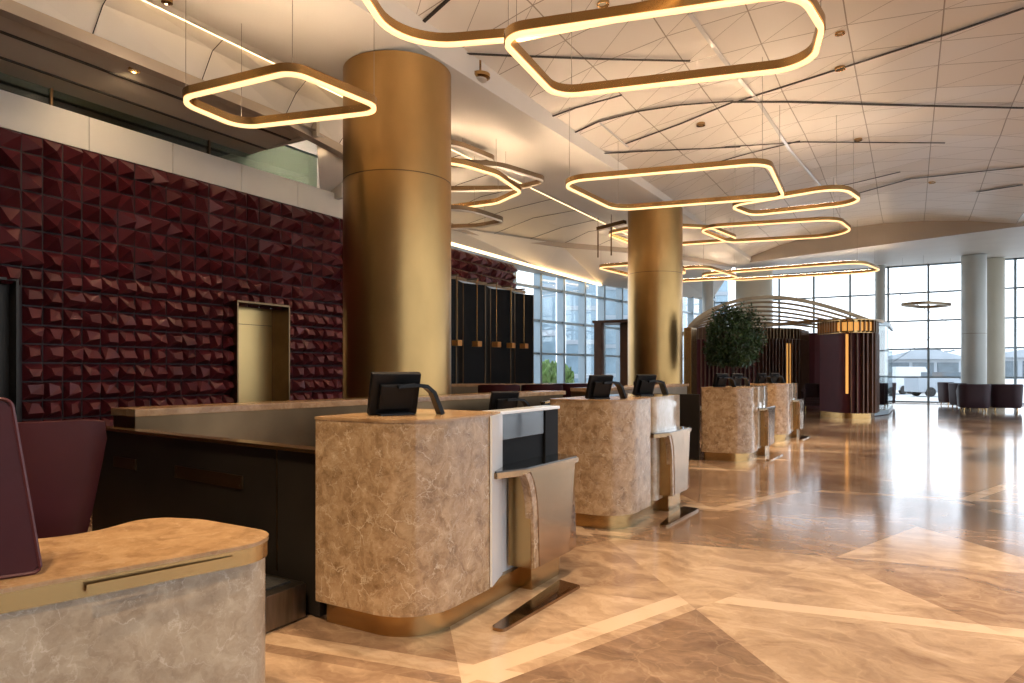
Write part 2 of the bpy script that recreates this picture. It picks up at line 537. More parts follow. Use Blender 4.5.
def canopy_z(x, y):
    s = abs(math.sin(PI * (x + 6.0) / 8.9))
    return 5.84 + 0.78 * s ** 0.85 * (0.9 + 0.1 * math.cos(2 * PI * (y - 6.7) / 11.5))


# floor
bm = BM(); quad(bm, (-14, -7, 0), (10.1, -7, 0), (10.1, 37, 0), (-14, 37, 0))
tag(link('floor', bm, FLOOR), 'polished brown and beige marble floor laid in large triangles', kind='structure')

# panelled canopy: folded facets, lowest along the brass columns
NX, CELL = 13, 1.19
X0 = -5.55
bm = BM(); uvl = bm.loops.layers.uv.new('UVMap')
NY = 36
grid = {}
rnd = random.Random(3)
for i in range(NX + 1):
    x = X0 + i * CELL
    ye = edge_y(x)
    for j in range(NY + 1):
        y = min(-7 + 1.0 * j, ye)
        if j == NY: y = ye
        z = canopy_z(x, y) + (rnd.uniform(-0.03, 0.03) if 0 < j < NY and i > 0 and y < ye else 0)
        grid[i, j] = bm.verts.new((x, y, z))
for i in range(NX):
    for j in range(NY):
        for tri in (((i, j), (i + 1, j), (i, j + 1)), ((i + 1, j), (i + 1, j + 1), (i, j + 1))):
            if grid[tri[0]].co.y >= edge_y(grid[tri[0]].co.x) and grid[tri[1]].co.y >= edge_y(grid[tri[1]].co.x) and grid[tri[2]].co.y >= edge_y(grid[tri[2]].co.x): continue
            f = bm.faces.new([grid[k] for k in tri])
            for l, k in zip(f.loops, tri): l[uvl].uv = (k[0], k[1])
ceil = link('ceiling', bm, CANOPY)
tag(ceil, kind='structure')

# ceiling slots: dark shadow gaps and one bright gap between panels
def on_canopy(u, v, drop=0.03):
    d = ray(u, v)
    t = 4.0
    for _ in range(4000):
        p = d * t
        if EYE + p.z > canopy_z(p.x, p.y) - drop: break
        t += 0.01
    return Vector((p.x, p.y, EYE + p.z))


def slots(name, lines, m, h):
    bm = BM()
    for ln in lines:
        wd = ln[0]
        pts = []
        for a, b in zip(ln[1][:-1], ln[1][1:]):
            for k in range(4):
                pts.append(on_canopy(a[0] + (b[0] - a[0]) * k / 4, a[1] + (b[1] - a[1]) * k / 4, h))
        pts.append(on_canopy(*ln[1][-1], h))
        tube(bm, pts, 0, rect=(wd * 0.75, 0.012))
    return tag(link(name, bm, m), kind='structure')


slots('trim_1', [
    (0.09, [(732, 102), (790, 102), (890, 105), (1024, 108)]),
    (0.06, [(739, 101), (830, 72), (960, 30), (1024, 8)]),
    (0.06, [(450, 53), (517, 56), (600, 59), (690, 61)]),
    (0.06, [(548, 118), (575, 108), (622, 95)]),
    (0.06, [(598, 122), (640, 111), (680, 105), (733, 101)]),
    (0.06, [(625, 144), (680, 124), (733, 102)]),
    (0.045, [(543, 147), (598, 122)]),
    (0.05, [(520, 132), (543, 147)]),
    (0.06, [(595, 154), (650, 151), (740, 147)]),
    (0.07, [(852, 195), (910, 179), (985, 171), (1024, 167)]),
    (0.09, [(977, 192), (1022, 185)]),
    (0.05, [(725, 147), (803, 142), (945, 143)]),
    (0.07, [(420, 25), (452, -4)]),
    (0.05, [(424, 36), (450, 53)]),
    (0.06, [(690, 170), (750, 153), (800, 141)]),
    (0.05, [(770, 197), (850, 184), (900, 172)]),
], SLOT, 0.035)
slots('trim_2', [
    (0.09, [(690, 14), (722, 58), (757, 100), (790, 150), (826, 192)]),
    (0.05, [(572, 158), (595, 160), (618, 170)]),
    (0.05, [(600, 123), (628, 147)]),
], WHITE_GLOSS, 0.035)

bm = BM(); quad(bm, (-14, -7.5, 7.4), (10.1, -7.5, 7.4), (10.1, 36, 7.4), (-14, 36, 7.4))  # unseen slab added above the canopy to stop sky light leaking in
tag(link('ceiling_leak_cover', bm, SLOT), kind='structure')
# fascia under the canopy edge and the low ceiling beyond it
bm = BM()
top, bot = [], []
for i in range(NX + 1):
    x = X0 + i * CELL
    top.append((x, edge_y(x), canopy_z(x, edge_y(x)) + 0.05)); bot.append((x, edge_y(x) + 0.02, 5.78))
for i in range(NX): quad(bm, top[i], top[i + 1], bot[i + 1], bot[i])
tag(link('trim_3', bm, TAUPE), kind='structure')
bm = BM()
lo_r = [(x, edge_y(x), 5.78) for x in (-6.2, -1, 2.7, 6, 10)]
hi_r = [(-7.5, 35.3, 6.15), (-1, 35.3, 6.15), (2.7, 35.3, 6.15), (6, 35.3, 6.15), (10, 35.3, 6.15)]
for i in range(4): quad(bm, lo_r[i], lo_r[i + 1], hi_r[i + 1], hi_r[i])
tag(link('ceiling_low', bm, PLASTER), kind='structure')

def beam_z(y): return 5.50 + 0.02 * max(0.0, min(11.0, y - 7.0))


# smooth beam between the brass columns, from the cove line to the canopy
bm = BM()
ys = [-7 + k * 2.0 for k in range(18)] + [28.6]
prof = []
for y in ys:
    zb = beam_z(y)
    prof.append([(-5.5, y, 6.3), (-5.5, y, zb + 0.12), (-5.75, y, zb + 0.01), (-6.3, y, zb), (-6.9, y, zb + 0.04), (-7.55, y, 5.72), (-7.62, y, 5.68)])
for a, b in zip(prof[:-1], prof[1:]):
    for k in range(6): quad(bm, a[k], a[k + 1], b[k + 1], b[k])
bmesh.ops.remove_doubles(bm, verts=bm.verts, dist=0.001)
tag(link('ceiling_beam', bm, PLASTER, smooth=True), kind='structure')

# lit cove along the beam
bm = BM(); box(bm, (-7.66, 10.5, 5.72), (0.05, 36, 0.035))
tag(link('trim_4', bm, COVE), kind='structure')

# warped panels leaning out from the cove; their lower edge
E0 = Vector((-6.2, 28.6, 5.78))
LOW = [Vector((-8.15, -7, 5.28)), Vector((-8.15, 3, 5.26)), Vector((-8.2, 7.8, 5.26))] + \
      [at_h(450, 226, 5.32), at_h(500, 236, 5.36), at_h(560, 243, 5.42), at_h(640, 250, 5.6), E0]
bm = BM()


def along(pl, n):
    seg = [(pl[i + 1] - pl[i]).length for i in range(len(pl) - 1)]
    tot = sum(seg); out = []
    for k in range(n + 1):
        d = tot * k / n; i = 0
        while i < len(seg) - 1 and d > seg[i]: d -= seg[i]; i += 1
        out.append(pl[i].lerp(pl[i + 1], min(1, d / seg[i])))
    return out


low_pts = along(LOW, 26)
gap = BM()
for k in range(26):
    a, b = low_pts[k], low_pts[k + 1]
    ta, tb = Vector((-7.7, a.y, 5.74)), Vector((-7.7, b.y, 5.74))
    if k == 25: tb = Vector((-6.6, b.y, 5.8))
    if k == 24: tb = Vector((-7.4, b.y, 5.76))
    if k == 25: ta = Vector((-7.4, a.y, 5.76))
    ma = (a + ta) / 2 + Vector((0.0, 0, 0.14 if k % 2 else 0.08)); mb = (b + tb) / 2 + Vector((0.0, 0, 0.08 if k % 2 else 0.14))
    quad(bm, ta, tb, mb, ma); quad(bm, ma, mb, b, a)
    e = 0.012
    tube(gap, [ta + Vector((e, 0, -0.01)), ma + Vector((e, 0, -0.02)), a + Vector((e, 0, -0.01))], 0.006, 4)
tag(link('ceiling_side', bm, PLASTER), kind='structure')
tag(link('trim_5', gap, SLOT), kind='structure')
# dark channel under that edge
bm = BM()
tube(bm, [p + Vector((-0.02, 0, -0.05)) for p in low_pts], 0, rect=(0.16, 0.14))
tag(link('trim_6', bm, TAUPE), kind='structure')

# soffit of the upper gallery and the low white ceiling after it
bm = BM()
quad(bm, (-8.15, -7, 5.24), (-8.15, 7.8, 5.24), (-9.95, 7.8, 5.1), (-9.95, -7, 5.1))
box(bm, (-9.05, 7.8, 5.3), (1.8, 0.06, 0.3))
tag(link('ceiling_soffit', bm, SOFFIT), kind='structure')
bm = BM()
for y0 in (0.0,):
    box(bm, (-8.75, 0.4, 5.19), (0.05, 14.8, 0.02))
    box(bm, (-9.35, 0.4, 5.14), (0.04, 14.8, 0.02))
tag(link('trim_7', bm, SLOT), kind='structure')
bm = BM()
C2 = [(-10.05, 9.7, 4.66), (-10.0, 14, 4.65), (-10.0, 19, 4.65), (-10.0, 23.6, 4.66), (-8.75, 35.1, 5.0)]
C1 = [LOW[2], LOW[3], LOW[5], LOW[6], LOW[7]]
for k in range(4): quad(bm, C1[k] - Vector((0, 0, 0.02)), C1[k + 1] - Vector((0, 0, 0.02)), C2[k + 1], C2[k])
for p, q in zip(C2[:-1], C2[1:]):          # flat return from the cove to the glass
    gx = lambda y: -12.2 + 3.5 * (y - 9) / 26.2
    quad(bm, p, q, (gx(q[1]) - 0.1, q[1], q[2] + 0.02), (gx(p[1]) - 0.1, p[1], p[2] + 0.02))
tag(link('ceiling_left', bm, PLASTER), kind='structure')
bm = BM(); tube(bm, [Vector(p) + Vector((0.03, 0, -0.03)) for p in C2[:4]], 0, rect=(0.09, 0.05))
tag(link('trim_8', bm, COVE), kind='structure')

# gallery above the tile wall: white fascia panels, slab, dark back wall
WX = -9.5
bm = BM()
y = -7.0
while y < 9.4:
    box(bm, (WX - 0.02, y + 0.6, 4.585), (0.06, 1.192, 0.45), bev=0.004); y += 1.2
tag(link('trim_9', bm, WHITE), kind='structure')
bm = BM(); box(bm, (WX - 1.75, 1.3, 4.7), (3.4, 16.6, 0.2))
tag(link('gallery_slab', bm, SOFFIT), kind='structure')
bm = BM(); quad(bm, (-13, -7, 4.8), (-13, 9.6, 4.8), (-13, 9.6, 7), (-13, -7, 7)); quad(bm, (-13, -7, 6.05), (-9.9, -7, 6.05), (-9.9, 9.6, 6.05), (-13, 9.6, 6.05))
tag(link('wall_gallery', bm, DARKROOM), kind='structure')
bm = BM(); box(bm, (-11.15, 9.55, 5.6), (3.7, 0.1, 1.8))
tag(link('wall_gallery_light', bm, WHITE), kind='structure')

# glass balustrade on the gallery
gb = thing('glass_balustrade', (WX - 0.25, -7, 4.8), 'green tinted glass balustrade with dark posts above the white fascia', 'balustrade')
for k in range(7):
    bm = BM(); box(bm, (0, k * 2.33 + 1.165, 0.36), (0.015, 2.30, 0.62)); link('glass_panel', bm, GLASS_G, gb)
    bm = BM(); box(bm, (0.02, k * 2.33, 0.34), (0.03, 0.03, 0.68)); link('post', bm, BRONZE, gb)
bm = BM(); box(bm, (0, 8.15, 0.69), (0.04, 16.3, 0.03)); link('handrail', bm, ALU, gb)

# ---- tile wall: glazed burgundy pyramids, one mesh per wall stretch
TS = 0.2375


def tile_wall(bm, ya, yb, za, zb, holes=()):
    rnd = random.Random(11)
    ny = int(round((yb - ya) / TS)); nz = int(round((zb - za) / TS))
    for j in range(nz):
        for i in range(ny):
            y0, z0 = ya + i * TS, zb - (j + 1) * TS
            r = [rnd.random() for _ in range(6)]
            if any(h[0] - 0.01 < y0 + TS / 2 < h[1] + 0.01 and h[2] - .01 < z0 + TS / 2 < h[3] + .01 for h in holes): continue
            g = 0.009
            q = [(WX, y0 + g, z0 + g), (WX, y0 + TS - g, z0 + g), (WX, y0 + TS - g, z0 + TS - g), (WX, y0 + g, z0 + TS - g)]
            qb = [bm.verts.new(p) for p in q]
            fade = max(0.0, min(1.0, (j - 4) / 4.0))          # rows lower down are flatter, cut gems
            dep = 0.075 + 0.10 * r[0]
            if fade < 0.5 + 0.3 * (r[5] - 0.5):
                ay, az = y0 + TS * (0.18 + 0.64 * r[1]), z0 + TS * (0.18 + 0.64 * r[2])
                a = bm.verts.new((WX + dep + 0.03, ay, az))
                for k in range(4): bm.faces.new((qb[k], qb[(k + 1) % 4], a))
            else:
                cy, cz = y0 + TS * (0.42 + 0.16 * r[1]), z0 + TS * (0.45 + 0.18 * r[2])
                hy, hz = TS * (0.20 + 0.10 * r[3]), TS * (0.17 + 0.10 * r[4])
                tl = (r[5] - 0.5) * 0.05
                a = [bm.verts.new((WX + 0.105 + tl * sy - 0.015 * sz, cy + hy * sy * (1 + 0.9 * (r[0] - 0.5) * sz), cz + hz * sz * (1 + 0.7 * (r[1] - 0.5) * sy))) for sy, sz in ((-1, -1), (1, -1), (1, 1), (-1, 1))]
                bm.faces.new(a)
                for k in range(4): bm.faces.new((qb[k], qb[(k + 1) % 4], a[(k + 1) % 4], a[k]))


Z_TOP = 4.36
DOOR = (7.2, 8.23, 0, 2.52)
DDOOR = (2.6, 4.13, 0, 2.53)
bm = BM()
ya = -0.55
tile_wall(bm, ya, ya + TS * 44, Z_TOP - TS * 18, Z_TOP, holes=(DOOR, DDOOR))
tag(link('wall_left', bm, TILE), 'wall of faceted burgundy glazed tiles in square rows', kind='structure')
bm = BM()
for y0, y1, z0, z1 in ((-7, DDOOR[0], 0, 4.36), (DDOOR[0], DDOOR[1], DDOOR[3], 4.36), (DDOOR[1], DOOR[0], 0, 4.36), (DOOR[0], DOOR[1], DOOR[3], 4.36), (DOOR[1], ya + TS * 44, 0, 4.36)):
    box(bm, (WX - 0.06, (y0 + y1) / 2, (z0 + z1) / 2), (0.11, y1 - y0, z1 - z0))
tag(link('wall_left_backing', bm, plain('dark_grout', (0.012, 0.003, 0.004), 0.6, 0, 0.1, 4)), kind='structure')
yb0 = ya + TS * 44
bm = BM(); tile_wall(bm, yb0, yb0 + TS * 27, Z_TOP - TS * 3, Z_TOP)
tag(link('wall_left_far', bm, TILE), kind='structure')
bm = BM()
box(bm, (WX - 0.06, yb0 + TS * 13.5, Z_TOP - TS * 1.5), (0.11, TS * 27, TS * 3)); box(bm, (WX + 0.08, yb0 + TS * 13.5, Z_TOP - TS * 3 - 0.04), (0.36, TS * 29, 0.08))
tag(link('trim_10', bm, BRONZE_MID), kind='structure')

# brass door in the tile wall, dark doorway at the far left
d1 = thing('door_1', (WX - 0.05, 7.715, 0), 'tall brass double door set in the burgundy tile wall', 'door', kind='structure')
bm = BM(); box(bm, (-0.20, -0.37, 1.26), (0.04, 0.255, 2.5)); link('door_leaf', bm, DOOR_BRASS, d1)
bm = BM(); box(bm, (-0.20, 0.135, 1.26), (0.04, 0.745, 2.5)); lf = link('door_leaf', bm, DOOR_BRASS, d1)
bm = BM(); box(bm, (-0.178, 0.135, 2.2), (0.006, 0.745, 0.010)); link('seam', bm, BRONZE, lf)
bm = BM(); box(bm, (-0.182, -0.2405, 1.26), (0.006, 0.008, 2.5)); link('seam', bm, BRONZE, lf)
bm = BM()
box(bm, (0.02, 0.525, 1.26), (0.46, 0.025, 2.52)); box(bm, (0.02, -0.525, 1.26), (0.46, 0.025, 2.52)); box(bm, (0.02, 0, 2.53), (0.46, 1.07, 0.03))
link('door_frame', bm, BRONZE, d1)
d2 = thing('door_2', (WX - 0.05, 3.365, 0), 'dark doorway in the tile wall at the left edge', 'doorway', kind='structure')
bm = BM(); box(bm, (-0.06, 0, 1.265), (0.03, 1.53, 2.53), bev=0.003); link('door_leaf', bm, DARK_STEEL, d2)
bm = BM(); box(bm, (0.06, 0.755, 1.265), (0.16, 0.03, 2.53)); box(bm, (0.06, -0.755, 1.265), (0.16, 0.03, 2.53)); box(bm, (0.06, 0, 2.52), (0.16, 1.5, 0.03)); link('door_frame', bm, DARK_STEEL, d2)
# outer walls out of the picture
bm = BM(); quad(bm, (-14, -7, 0), (10.1, -7, 0), (10.1, -7, 7), (-14, -7, 7))
tag(link('wall_back', bm, WHITE), kind='structure')

# ---- curtain walls
def curtain(name, p0, p1, h, label, step=1.5, fin=0.14, levels=(0.05, 1.15, 2.4, 3.65, 4.9), mw=0.09):
    p0, p1 = Vector((*p0, 0)), Vector((*p1, 0))
    d = (p1 - p0); ln = d.length; ang = math.atan2(d.y, d.x)
    root = thing(name, p0, label, 'window', rz=ang, kind='structure')
    bm = BM(); n = int(ln / step)
    for k in range(n + 1):
        box(bm, (k * ln / n, 0, h / 2), (mw, fin, h))
    for z in levels: box(bm, (ln / 2, 0, z), (ln, fin * 0.7, 0.07))
    box(bm, (ln / 2, 0, h), (ln, fin, 0.12))
    link('frame', bm, ALU, root)
    bm = BM(); box(bm, (ln / 2, 0, h / 2), (ln, 0.012, h)); link('pane', bm, GLASS, root)
    return root


w1 = curtain('window_1', (-8.6, 35.2), (10, 35.2), 6.14, 'end wall of glass with a grid of grey mullions facing the apron')
def on_y(u, v, y):
    d = ray(u, v); t = y / d.y
    return Vector((d.x * t + 8.6, y - 35.2, EYE + d.z * t))


for pa, pb in (((893, 362), (949, 325)), ((866, 275), (949, 323)), ((790, 262), (797, 300))):
    bm = BM(); tube(bm, [on_y(*pa, 34.95), on_y(*pb, 34.95)], 0.014, 5); link('brace_cable', bm, ALU, w1)
curtain('window_2', (-12.2, 9), (-8.7, 35.2), 5.05, 'left glass wall of blue grey fins behind the burgundy tile band', step=1.35, fin=0.28, levels=(0.05, 0.95, 2.0, 3.1, 4.2), mw=0.11)
curtain('window_3', (10, 35.2), (10, -7), 6.4, 'long glass side wall of the hall', step=2.4)

# ---- columns
def column(x, y, r, h, m, label, name='column', bands=()):
    o = thing(name, (x, y, 0), label, 'column', kind='thing')
    bm = BM(); lathe(bm, [(r, 0.0), (r, h * 0.5), (r, h)], n=64)
    link('shaft', bm, m, o, smooth=True)
    for z in bands:
        bm = BM(); lathe(bm, [(r + 0.004, z - 0.006), (r + 0.004, z + 0.006)], n=64); link('joint_ring', bm, BRONZE, o, smooth=True)
    bm = BM(); lathe(bm, [(r + 0.025, 0.0), (r + 0.025, 0.14), (r + 0.012, 0.15)], n=64); link('base_ring', bm, BRONZE, o, smooth=True)
    return o


column(-6.10, 7.30, 0.735, 5.49, BRASS_COL, 'wide brass clad column nearest the camera, behind the first marble counter', 'brass_column', (3.97,))
column(-5.86, 17.55, 0.715, 5.69, BRASS_COL, 'brass clad column standing mid hall behind the second counter', 'brass_column', (3.97,))
column(-5.75, 30.3, 0.75, 5.74, CREAM_COL, 'wide pale column, half hidden behind the round green tree and rib roof', 'round_column', (3.97,))
column(2.19, 32.6, 0.43, 6.0, GREY_COL, 'grey round column standing behind the plum armchairs', 'round_column', (2.9,))
column(3.02, 34.5, 0.37, 6.08, CREAM_COL, 'cream round column beside the grey one at the end window', 'round_column')
column(-1.12, 33.6, 0.2, 6.02, GREY_COL, 'slim grey column behind the pavilion roof', 'round_column')
column(-7.5, 29.5, 0.24, 5.3, GREY_COL, 'slim blue grey column right of the mid hall brass column', 'round_column')

# =================================================================== CHECK-IN COUNTERS
def make_counter(label, display=True):
    """origin: left end of the unit at floor level; +y runs along the row, +x towards the public side"""
    root = thing('check_in_counter', (0, 0, 0), label, 'check-in counter', 'marble check-in counters in a row along the hall')
    X0_, X1_ = -0.74, 0.0
    plan = fillet([(X0_, 0.0), (X1_, 0.0), (X1_, 0.66), (-0.085, 0.92), (X0_, 0.92)], [0.03, 0.30, 0.01, 0, 0], 12)
    bm = BM(); prism(bm, plan, 0.13, 1.135)
    link('marble_end_block', bm, MARBLE, root, smooth=True)
    bm = BM(); prism(bm, offset_loop(plan, 0.004), 1.135, 1.15)
    link('counter_top', bm, MARBLE_TOP, root, smooth=True)
    # body between the two blocks
    bm = BM(); box(bm, (-0.41, 1.33, 0.46), (0.62, 0.82, 0.66)); link('white_cabinet', bm, WHITE_GLOSS, root)
    if display:
        bm = BM(); box(bm, (-0.034, 0.795, 0.64), (0.012, 0.27, 1.0), rz=0.316); link('white_return', bm, WHITE_GLOSS, root)
        bm = BM(); box(bm, (-0.15, 1.335, 1.14), (0.14, 0.83, 0.022), bev=0.004); link('white_ledge', bm, WHITE_GLOSS, root)
        bm = BM(); box(bm, (-0.45, 1.36, 0.92), (0.50, 0.76, 0.26), bev=0.004); link('inner_cabinet', bm, BRONZE, root)
        bm = BM(); box(bm, (-0.125, 1.23, 0.97), (0.03, 0.62, 0.34), bev=0.004); sc = link('display_housing', bm, BLACK_MATT, root)
        bm = BM(); box(bm, (-0.105, 1.235, 1.045), (0.012, 0.60, 0.16), bev=0.003); link('display_glass', bm, BLACK_GLASS, sc)
        bm = BM(); box(bm, (-0.115, 1.64, 0.97), (0.05, 0.20, 0.34), bev=0.005); link('dark_end_panel', bm, BLACK_MATT, root)
    else:
        fr = fillet([(-0.70, 0.90), (-0.03, 0.90), (-0.03, 1.75), (-0.70, 1.75)], [0, 0.05, 0.05, 0], 6)
        bm = BM(); prism(bm, fr, 0.13, 1.15); link('marble_front', bm, MARBLE_POL, root, smooth=True)
    # plinth
    pl = fillet([(X0_ + 0.03, 0.06), (-0.06, 0.06), (-0.06, 1.73), (X0_ + 0.03, 1.73)], [0.02, 0.27, 0.1, 0.02], 12)
    bm = BM(); prism(bm, pl, 0.0, 0.132); link('brass_plinth', bm, BRASS, root, smooth=True)
    # bag shelf: slab, curved slab turning down into a folded bronze apron, brass cheek, footing, floor rail
    sh = fillet([(-0.11, 0.80), (0.012, 0.70), (0.098, 0.95), (0.112, 1.66), (-0.13, 1.74)], [0, 0.02, 0.05, 0.01, 0], 6)
    bm = BM(); prism(bm, sh, 0.765, 0.80); link('shelf_slab', bm, BRONZE_GLOSS, root, smooth=True)
    bm = BM(); prism(bm, offset_loop(sh, -0.012), 0.80, 0.808); link('shelf_top', bm, BLACK_GLASS, root, smooth=True)
    bm = BM()
    # apron: near edge sweeps back and down, far edge folds
    rows = []
    for k in range(13):
        t = k / 12; z = 0.78 - 0.61 * t
        y0 = 0.97 + 0.10 * (1 - math.exp(-6 * t)) + 0.015 * t
        rows.append([(0.105, y0, z), (0.108, 1.30 + 0.02 * t, z), (0.112, 1.60 - 0.10 * t, z), (0.075 + 0.02 * t, 1.655, z), (0.03, 1.655, z), (0.05, y0, z)])
    loft(bm, rows); link('bronze_apron', bm, BRONZE_GLOSS, root)
    bm = BM()
    rows = []
    for k in range(13):
        t = k / 12; z = 0.775 - 0.605 * t
        y0 = 0.925 + 0.10 * (1 - math.exp(-6 * t)) + 0.02 * t
        rows.append([(0.100, y0 - 0.015, z), (0.100, y0 + 0.055, z), (0.055, y0 + 0.055, z), (0.045, y0 - 0.015, z)])
    loft(bm, rows); link('marble_edge', bm, MARBLE, root, smooth=True)
    bm = BM(); box(bm, (0.0, 1.02, 0.47), (0.16, 0.012, 0.60)); link('brass_cheek', bm, BRASS, root)
    bm = BM(); box(bm, (-0.02, 1.32, 0.085), (0.10, 0.40, 0.17), bev=0.004); link('apron_foot', bm, BRASS, root)
    bm = BM(); prism(bm, fillet([(0.16, 0.42), (0.24, 0.42), (0.28, 1.32), (0.11, 1.36)], [0.03, 0.03, 0.01, 0.01], 5), 0.0, 0.018); link('floor_rail', bm, BRONZE_GLOSS, root, smooth=True)
    # low agent desk behind
    bm = BM(); box(bm, (-1.05, 1.15, 0.74), (0.62, 1.5, 0.04), bev=0.005); link('agent_desk', bm, BRONZE, root)
    bm = BM(); box(bm, (-1.32, 0.46, 0.36), (0.04, 0.05, 0.72)); link('desk_leg', bm, DARK_STEEL, root)
    bm = BM(); box(bm, (-1.32, 1.84, 0.36), (0.04, 0.05, 0.72)); link('desk_leg', bm, DARK_STEEL, root)
    return root


c1 = make_counter('nearest tall marble check-in counter, its whole end face in view beside the dark baggage bay')
c1.location = (-2.12, 2.70, 0)
spots_c = [(-2.12, 5.56, 'second tall marble check-in counter, in front of the mid hall brass column'),
           (-2.12, 10.82, 'third marble check-in counter, standing below the round green tree'),
           (-2.12, 14.5, 'fourth and farthest marble check-in counter, left of the dark pavilion')]
c_plain = None
for x, y, lb in spots_c:
    o = c_plain = make_counter(lb, False) if c_plain is None else copy_tree(c_plain)
    o.location = (x, y, 0); o['label'] = lb


# monitors with a bent arm
def make_monitor(label):
    r = thing('counter_monitor', (0, 0, 0), label, 'monitor', 'black monitors on the check-in counters')
    bm = BM(); box(bm, (0, 0, 0.125), (0.29, 0.04, 0.25), rx=0.32, bev=0.008); m_ = link('casing', bm, BLACK, r)
    bm = BM(); box(bm, (0, -0.035, 0.105), (0.20, 0.03, 0.15), rx=0.32, bev=0.01); link('rear_hump', bm, BLACK, m_)
    bm = BM(); box(bm, (0, 0.023, 0.133), (0.26, 0.006, 0.20), rx=0.32); link('screen', bm, BLACK_GLASS, m_)
    bm = BM(); tube(bm, [(0.0, -0.05, 0.165), (0.10, -0.07, 0.172), (0.16, -0.08, 0.165), (0.20, -0.085, 0.13), (0.25, -0.09, 0.005)], 0, rect=(0.10, 0.022)); link('bent_arm', bm, BLACK, r, smooth=True, angle=50)
    bm = BM(); box(bm, (0.0, 0, 0.006), (0.2, 0.12, 0.012), bev=0.004); link('foot_plate', bm, BLACK, r)
    return r


m1 = make_monitor('black monitor with bent arm on the end of the nearest counter')
m1.location = (-2.55, 3.02, 1.15); m1.rotation_euler = (0, 0, 1.05)
mons = [(-2.68, 4.45, 'black monitor behind the display of the nearest counter'),
        (-2.44, 5.74, 'left one of the two black monitors on the second counter'),
        (-2.40, 6.85, 'right one of the two black monitors on the second counter'),
        (-2.60, 11.0, 'left one of the two black monitors on the third counter'),
        (-2.60, 12.1, 'right one of the two black monitors on the third counter'),
        (-2.66, 14.72, 'left one of the two black monitors on the farthest counter'),
        (-2.58, 15.72, 'right one of the two black monitors on the farthest counter')]
for x, y, lb in mons:
    o = copy_tree(m1); o.location = (x, y, 1.151); o['label'] = lb
    o.scale = (0.88, 0.88, 0.88)
    if y < 5: o.scale = (0.8, 0.8, 0.8); o.location.z = 1.051

# keyboard-like scanner lying on near counter's back ledge
# ---- baggage drop between the near desk and the first counter
bd = thing('baggage_drop', (-2.98, 2.0, 0), 'dark steel baggage belt bay with low step left of the nearest marble counter', 'baggage belt')
bm = BM(); box(bm, (-0.9, 0.24, 0.10), (1.8, 1.02, 0.20), bev=0.008); link('belt_bed', bm, STEP_STEEL, bd)
bm = BM(); box(bm, (-0.92, 0.24, 0.205), (1.72, 0.92, 0.012)); link('belt', bm, RUBBER, bd)
bm = BM(); box(bm, (0.012, 0.24, 0.105), (0.02, 1.0, 0.19), bev=0.004); link('step_front', bm, STEP_STEEL, bd)
A, B = Vector((-5.75, 3.08)), Vector((-2.885, 2.80))
dv = (B - A); pang = math.atan2(dv.y, dv.x); mid = (A + B) / 2 - Vector((-2.98, 2.0))
bm = BM(); box(bm, (mid.x, mid.y, 0.475), (dv.length, 0.05, 0.93), rz=pang); sp_ = link('side_panel', bm, DARK_STEEL, bd)
bm = BM(); box(bm, (mid.x, mid.y - 0.01, 0.948), (dv.length + 0.02, 0.11, 0.022), rz=pang, bev=0.003); link('top_trim', bm, BRASS, bd)


def on_panel(t, z, w_, h_, name):
    p = A.lerp(B, t) - Vector((-2.98, 2.0)) + Vector((dv.y, -dv.x)).normalized() * 0.032
    bm = BM(); box(bm, (p.x, p.y, z), (w_, 0.012, h_), rz=pang, bev=0.003)
    for sx in (-1, 1):
        for sz in (-1, 1):
            q = p + dv.normalized() * sx * (w_ / 2 - 0.025) + Vector((dv.y, -dv.x)).normalized() * 0.008
            box(bm, (q.x, q.y, z + sz * (h_ / 2 - 0.018)), (0.012, 0.008, 0.012), rz=pang)
    link(name, bm, BRONZE, bd)


on_panel(0.20, 0.70, 0.36, 0.08, 'access_plate')
on_panel(0.60, 0.70, 0.82, 0.085, 'access_plate')
bm = BM(); p = A.lerp(B, 0.86) - Vector((-2.98, 2.0)); box(bm, (p.x + 0.006, p.y - 0.03, 0.57), (0.006, 0.008, 0.73), rz=pang); link('panel_seam', bm, BRONZE, bd)

# dark belts between the later counters too
bd2 = thing('baggage_drop', (-2.98, 8.0, 0), 'dark steel baggage bay in the wide gap after the second counter', 'baggage belt')
bm = BM(); box(bm, (-0.5, 1.0, 0.10), (1.0, 2.9, 0.20), bev=0.008); link('belt_bed', bm, STEP_STEEL, bd2)
bm = BM(); box(bm, (-0.5, 1.0, 0.207), (0.9, 2.7, 0.012)); link('belt', bm, RUBBER, bd2)
bm = BM(); box(bm, (-1.02, 1.1, 0.5), (0.05, 3.0, 1.0), bev=0.004); link('side_panel', bm, DARK_STEEL, bd2)
bm = BM(); box(bm, (-1.02, 1.1, 1.01), (0.07, 3.0, 0.02)); link('top_trim', bm, BRASS, bd2)
bm = BM(); box(bm, (-0.475, 2.77, 0.52), (1.17, 0.05, 1.04), bev=0.004); link('end_panel', bm, DARK_STEEL, bd2)

